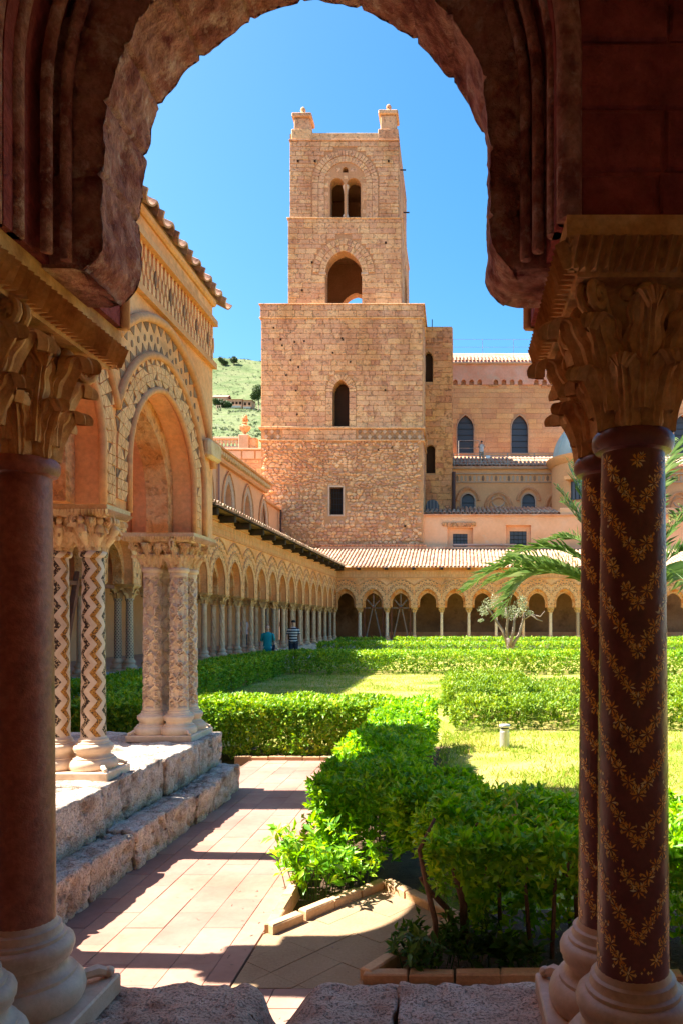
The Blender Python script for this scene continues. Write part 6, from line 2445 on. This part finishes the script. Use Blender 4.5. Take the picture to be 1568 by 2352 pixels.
c0 = (PC.x, PC.y, zc)
def fp(px, py, Y): return at(px, py, Y)
frond([c0, fp(1340, 1290, 19.6), fp(1200, 1235, 19.2), fp(1075, 1352, 18.8)], seed=1, ll=.62)
frond([c0, fp(1360, 1330, 19.8), fp(1215, 1240, 19.9), fp(1158, 1405, 19.6)], seed=2, ll=.72)
frond([c0, fp(1400, 1230, 20.3), fp(1330, 1160, 20.6), fp(1306, 1062, 20.8)], seed=3, ll=.55)
frond([c0, fp(1395, 1300, 20.4), fp(1350, 1210, 20.2), fp(1262, 1240, 20.0)], seed=4, ll=.5)
frond([c0, fp(1380, 1270, 20.4), fp(1250, 1220, 20.9), fp(1150, 1290, 21.2)], seed=5, ll=.5)
frond([c0, fp(1390, 1250, 20.6), fp(1330, 1180, 21.0), fp(1278, 1120, 21.2)], seed=11, ll=.45)
frond([c0, fp(1500, 1300, 20.1), fp(1560, 1230, 19.8), fp(1640, 1270, 19.6)], seed=6, ll=.6)
frond([c0, fp(1500, 1250, 20.4), fp(1560, 1160, 20.6), fp(1650, 1150, 20.8)], seed=7, ll=.6)
frond([c0, fp(1500, 1340, 20.0), fp(1570, 1280, 19.4), fp(1660, 1340, 19.0)], seed=8, ll=.6)
frond([c0, fp(1470, 1180, 20.3), fp(1510, 1080, 20.8), fp(1560, 1010, 21.3)], seed=9, ll=.6)
frond([c0, fp(1370, 1310, 19.7), fp(1240, 1270, 19.4), fp(1120, 1340, 19.3)], seed=13, ll=.55)
frond([c0, fp(1400, 1260, 19.9), fp(1350, 1130, 19.9), fp(1318, 1090, 20.0)], seed=14, ll=.55)
frond([c0, fp(1400, 1280, 20.2), fp(1340, 1200, 20.4), fp(1290, 1150, 20.4)], seed=15, ll=.5)
frond([c0, (PC.x + .3, 21.5, 3.8), (PC.x + .2, 23.2, 4.0), (PC.x + .4, 24.2, 2.6)], seed=10, ll=.6)
frond([c0, (PC.x + .2, 18.8, 3.4), (PC.x + .5, 17.4, 3.2), (PC.x + .8, 16.6, 2.0)], seed=12, ll=.6)

# ------------------------------------------------------------------ olive tree
OY = 33.0
ox = pX(1170, OY)
ol = thing('olive_tree', 'small gnarled olive tree with pale twisted trunk and sparse silvery leaves', 'olive tree', (ox, OY, GZ))
tm = MB()
tm.tube([(ox, OY, GZ - .05), (ox - .03, OY, .35), (ox - .05, OY, .7), (ox - .06, OY, .95)], [.17, .12, .10, .085], 9)
brs = [[(ox - .05, .5), (ox - .3, 1.25), (ox - .6, 1.7), (ox - .85, 2.1), (ox - 1.05, 2.3)], [(ox - .05, .6), (ox - .15, 1.3), (ox - .1, 1.9), (ox - .2, 2.3)],
       [(ox, .6), (ox + .15, 1.3), (ox + .2, 1.8), (ox + .45, 2.2)], [(ox + .05, .5), (ox + .42, 1.1), (ox + .6, 1.75), (ox + .65, 2.1)], [(ox + .6, 1.75), (ox + 1.0, 2.0), (ox + 1.35, 1.9), (ox + 1.55, 2.15)], [(ox + .95, 1.98), (ox + 1.2, 1.78), (ox + 1.45, 1.7)]]
for i, b in enumerate(brs):
    n = len(b)
    tm.tube([(p[0], OY + .12 * math.sin(i * 2 + j), p[1]) for j, p in enumerate(b)], [.07 * (1 - j / n) ** .8 + .012 if i < 4 else .03 * (1 - j / n) + .008 for j in range(n)], 7)
tm.build('trunk', MT['bark_pale'], ol, smooth=True)
rs = np.random.RandomState(9)
cc, rr_ = [], []
for (px_, py_, r_) in ((1122, 1385, .3), (1140, 1378, .3), (1105, 1400, .22), (1150, 1392, .3), (1112, 1412, .12), (1105, 1428, .09), (1170, 1400, .3), (1195, 1388, .28), (1185, 1405, .3), (1205, 1395, .22), (1180, 1415, .2), (1160, 1412, .16), (1215, 1408, .14), (1130, 1395, .2), (1198, 1375, .16)):
    p = at(px_, py_, OY)
    for _ in range(2):
        cc.append((p[0] + rs.uniform(-.1, .1), OY + rs.uniform(-.45, .45), p[2] + rs.uniform(-.06, .06))); rr_.append((r_, r_, r_ * .8))
V, F = blob_leaves(1700, cc, rr_, .075, rs)
obj('crown', mesh_np('crown', V, F), MT['olive'], ol, kind='stuff')

# ------------------------------------------------------------------ bollard light
bx, by = pX(1158, 10.74), 10.74
bol = thing('bollard_light', 'short steel bollard light standing on the dry lawn', 'bollard light', (bx, by, GZ))
MB().lathe([(.072, -.03), (.072, .22), (.066, .225), (.066, .26)], 24, (bx, by, GZ)).build('post', MT['steel'], bol, smooth='auto')
MB().lathe([(.06, .255), (.06, .285)], 20, (bx, by, GZ)).build('lens', MT['glass'], bol, smooth='auto')
MB().lathe([(0, .283), (.08, .283), (.083, .29), (.083, .312), (.076, .322), (0, .327)], 24, (bx, by, GZ)).build('cap', MT['steel'], bol, smooth='auto')


# ------------------------------------------------------------------ people
def ellipse_loft(rings, seg=14):
    """rings: (cx,cy,z,rx,ry)"""
    mb = MB()
    V, Q = [], []
    for (cx, cy, z, rx, ry) in rings:
        for k in range(seg):
            a = 2 * PI * k / seg
            c, s = math.cos(a), math.sin(a)
            V.append((cx + rx * abs(c) ** .85 * (1 if c >= 0 else -1), cy + ry * abs(s) ** .85 * (1 if s >= 0 else -1), z))
    n = len(rings)
    for i in range(n - 1):
        for k in range(seg):
            k2 = (k + 1) % seg
            Q.append((i * seg + k, i * seg + k2, (i + 1) * seg + k2, (i + 1) * seg + k))
    Q.append(tuple(range(seg - 1, -1, -1)))
    Q.append(tuple((n - 1) * seg + k for k in range(seg)))
    return mb.add(V, Q)


def skin_body(name, joints, edges, mat, parent, loc):
    """one continuous body grown from a skeleton"""
    m = bpy.data.meshes.new(name)
    m.from_pydata([j[0] for j in joints], edges, [])
    m.materials.append(mat)
    o = obj(name, m, None, parent, loc)
    md = o.modifiers.new('skin', 'SKIN')
    md.use_smooth_shade = True
    for i, j in enumerate(joints):
        sv = m.skin_vertices[0].data[i]
        sv.radius = (j[1], j[1] * (j[2] if len(j) > 2 else 1))
        sv.use_root = (i == 0)
    sb = o.modifiers.new('subdivision', 'SUBSURF')
    sb.levels = sb.render_levels = 2
    return o


def person(label, loc, H, facing, top, bottom, hair, arms, style, group=None):
    """standing figure, local +Y... built facing -Y then turned"""
    root = thing('person', label, 'person', loc)
    k = H / 1.75
    wl = []
    J = [((0, 0, .95), .13, .8), ((0, 0, 1.15), .12, .8), ((0, 0, 1.36), .14, .75), ((0, 0, 1.47), .06), ((0, -.01, 1.56), .055), ((0, -.015, 1.64), .085), ((0, -.01, 1.70), .075),
         ((-.09, 0, .88), .095), ((-.10, -.01, .5), .065), ((-.10, .01, .1), .045), ((-.10, -.10, .03), .035),
         ((.09, 0, .88), .095), ((.10, .02, .5), .065), ((.10, .03, .1), .045), ((.10, -.08, .03), .035)]
    E = [(0, 1), (1, 2), (2, 3), (3, 4), (4, 5), (5, 6), (0, 7), (7, 8), (8, 9), (9, 10), (0, 11), (11, 12), (12, 13), (13, 14)]
    for s, (sh, el, wr_) in zip((-1, 1), arms):
        b = len(J)
        J += [((s * .18, 0, 1.40), .055), (el, .042), (wr_, .03), ((wr_[0], wr_[1] - .02, wr_[2] - .07 * sh), .028)]
        E += [(2, b), (b, b + 1), (b + 1, b + 2), (b + 2, b + 3)]
    J = [((p[0] * k, p[1] * k, p[2] * k), *[q * k if i == 0 else q for i, q in enumerate(r_)]) for p, *r_ in J]
    M_ = Matrix.Translation(Vector(loc)) @ Matrix.Rotation(facing, 4, 'Z')
    body = skin_body('body', J, E, MT['skin'], root, loc)
    body.rotation_euler = (0, 0, facing)

    def place(mb, name, mat, smooth=True):
        mb.v = [tuple(Vector(p) * k) for p in mb.v]
        o = mb.build(name, MT[mat], root, smooth=smooth)
        o.location = loc
        o.rotation_euler = (0, 0, facing)
        return o
    # shirt
    place(ellipse_loft([(0, 0, style.get('hem', .84), .19, .135), (0, 0, .92, .185, .13), (0, 0, 1.06, .16, .115), (0, 0, 1.2, .18, .13), (0, 0, 1.34, .2, .13), (0, 0, 1.42, .185, .105), (0, 0, 1.47, .11, .08), (0, 0, 1.5, .075, .07)]), 'shirt', top)
    for s, (sh, el, wr_) in zip((-1, 1), arms):
        sl = MB()
        a = Vector((s * .12, 0, 1.435)); e = Vector(el); w_ = Vector(wr_)
        a2 = Vector((s * .185, 0, 1.395))
        t = style.get('sleeve', .7)
        sl.tube([a, a2, a2.lerp(e, t * .5), a2.lerp(e, min(1, t))], [.045, .062, .060, .056], 10)
        place(sl, 'sleeve', top)
        # hand: palm, four fingers and a thumb
        d = (w_ - e).normalized()
        side = d.cross(Vector((0, 1, 0))).normalized()
        fw = side.cross(d).normalized()
        h = MB().ball(w_ + d * .05, (.022, .034, .045), 8, 6)
        for q in range(4):
            b0 = w_ + d * .085 + fw * (.024 - .016 * q)
            L_ = (.062, .072, .068, .052)[q]
            h.tube([b0, b0 + d * L_ * .5 - side * s * .004, b0 + d * L_ - side * s * .018], [.0085, .008, .006], 6)
        b0 = w_ + d * .035 + fw * .03
        h.tube([b0, b0 + d * .025 + fw * .02, b0 + d * .05 + fw * .02 - side * s * .008], [.010, .009, .007], 6)
        place(h, 'hand', 'skin')
    pn = MB()
    for s in (-1, 1):
        pn.tube([(s * .085, 0, .93), (s * .09, 0, .8), (s * .10, 0, .5), (s * .10, .01, .1)], [.115, .105, .085, .07], 10)
    place(pn, 'trousers', bottom)
    sh_ = MB()
    for s in (-1, 1):
        sh_.ball((s * .10, -.05, .035), (.045, .13, .04), 9, 6)
    place(sh_, 'shoes', 'bag')
    # head details
    hd = MB().ball((0, -.012, 1.645), (.078, .098, .115), 16, 12)
    hd.ball((0, -.112, 1.635), (.013, .02, .02), 7, 5)
    for s in (-1, 1): hd.ball((s * .08, .0, 1.64), (.012, .02, .03), 7, 5)
    place(hd, 'head', 'skin')
    ey = MB()
    for s in (-1, 1): ey.ball((s * .032, -.098, 1.66), (.013, .008, .008), 7, 5)
    place(ey, 'eyes', 'hair')
    place(MB().ball((0, -.102, 1.59), (.025, .008, .007), 7, 5), 'mouth', 'pipe_pink')
    hr = MB()
    hr.ball((0, .036, 1.695), (.088, .092, .085), 14, 9)
    if hair == 'tied':
        for s in (-1, 1): hr.ball((s * .072, .0, 1.66), (.026, .05, .07), 9, 6)
        hr.ball((0, .1, 1.7), (.05, .05, .05), 10, 7)
    if hair == 'long':
        hr.tube([(0, .07, 1.7), (0, .1, 1.6), (0, .09, 1.5)], [.07, .07, .04], 9)
    place(hr, 'hair', 'hair')
    if 'cap' in style:
        cp = MB().ball((0, .005, 1.715), (.094, .108, .075), 14, 8)
        cp.ball((0, -.11, 1.70), (.07, .07, .012), 12, 5)
        place(cp, 'cap', 'cap')
    if 'bag' in style:
        sb = MB().tube([(.16, -.02, 1.46), (.19, -.1, 1.3), (.22, -.06, 1.05), (.23, 0, .98)], .014, 6)
        place(sb, 'bag_strap', 'bag')
        place(MB().bbox(.19, .29, -.12, .14, .72, 1.0, .03), 'bag', 'bag')
    if 'camera' in style:
        cm = MB().bbox(-.06, .06, -.26, -.2, 1.6, 1.68, .01)
        cm.lathe([(.035, 0), (.035, .06), (0, .06)], 10, (0, -.27, 1.6))
        place(cm, 'photo_camera', 'bag')
    return root


wy = 27.6
person('woman with tied hair in a teal tunic and white trousers carrying a shoulder bag', (pX(615, wy), wy, GZ), 1.66, R(12), 'teal', 'trousers_white', 'tied',
       [(1, (-.24, .02, 1.14), (-.25, -.05, .90)), (1, (.25, .02, 1.14), (.26, -.06, .90))], {'sleeve': 1.0, 'bag': 1, 'hem': .72})
my = 32.2
person('man in a navy and white striped polo shirt and black cap walking by the arcade', (pX(674, my), my, GZ), 1.83, R(8), 'stripes', 'trousers_dark', 'short',
       [(1, (-.26, .02, 1.14), (-.28, -.05, .88)), (1, (.26, .02, 1.14), (.28, -.05, .88))], {'sleeve': .75, 'cap': 1})
hy = 27.5
person('person in a pale pinkish top standing in the walk behind the column pairs', (-9.0, 31.3, .42), 1.5, R(60), 'shirt_pale', 'trousers_dark', 'long',
       [(1, (-.24, .02, 1.14), (-.25, -.05, .90)), (1, (.24, .02, 1.14), (.25, -.06, .90))], {'sleeve': .7})
py_ = 60.6
pz_ = 15.05
person('person on the cathedral roof walkway holding up a camera to take a picture', (pX(1105, py_), py_, pz_ - .35), 1.75, 0, 'shirt_white', 'khaki', 'short',
       [(-1, (-.24, -.1, 1.3), (-.07, -.2, 1.55)), (-1, (.24, -.1, 1.3), (.07, -.2, 1.55))], {'sleeve': .8, 'camera': 1, 'cap': 1})
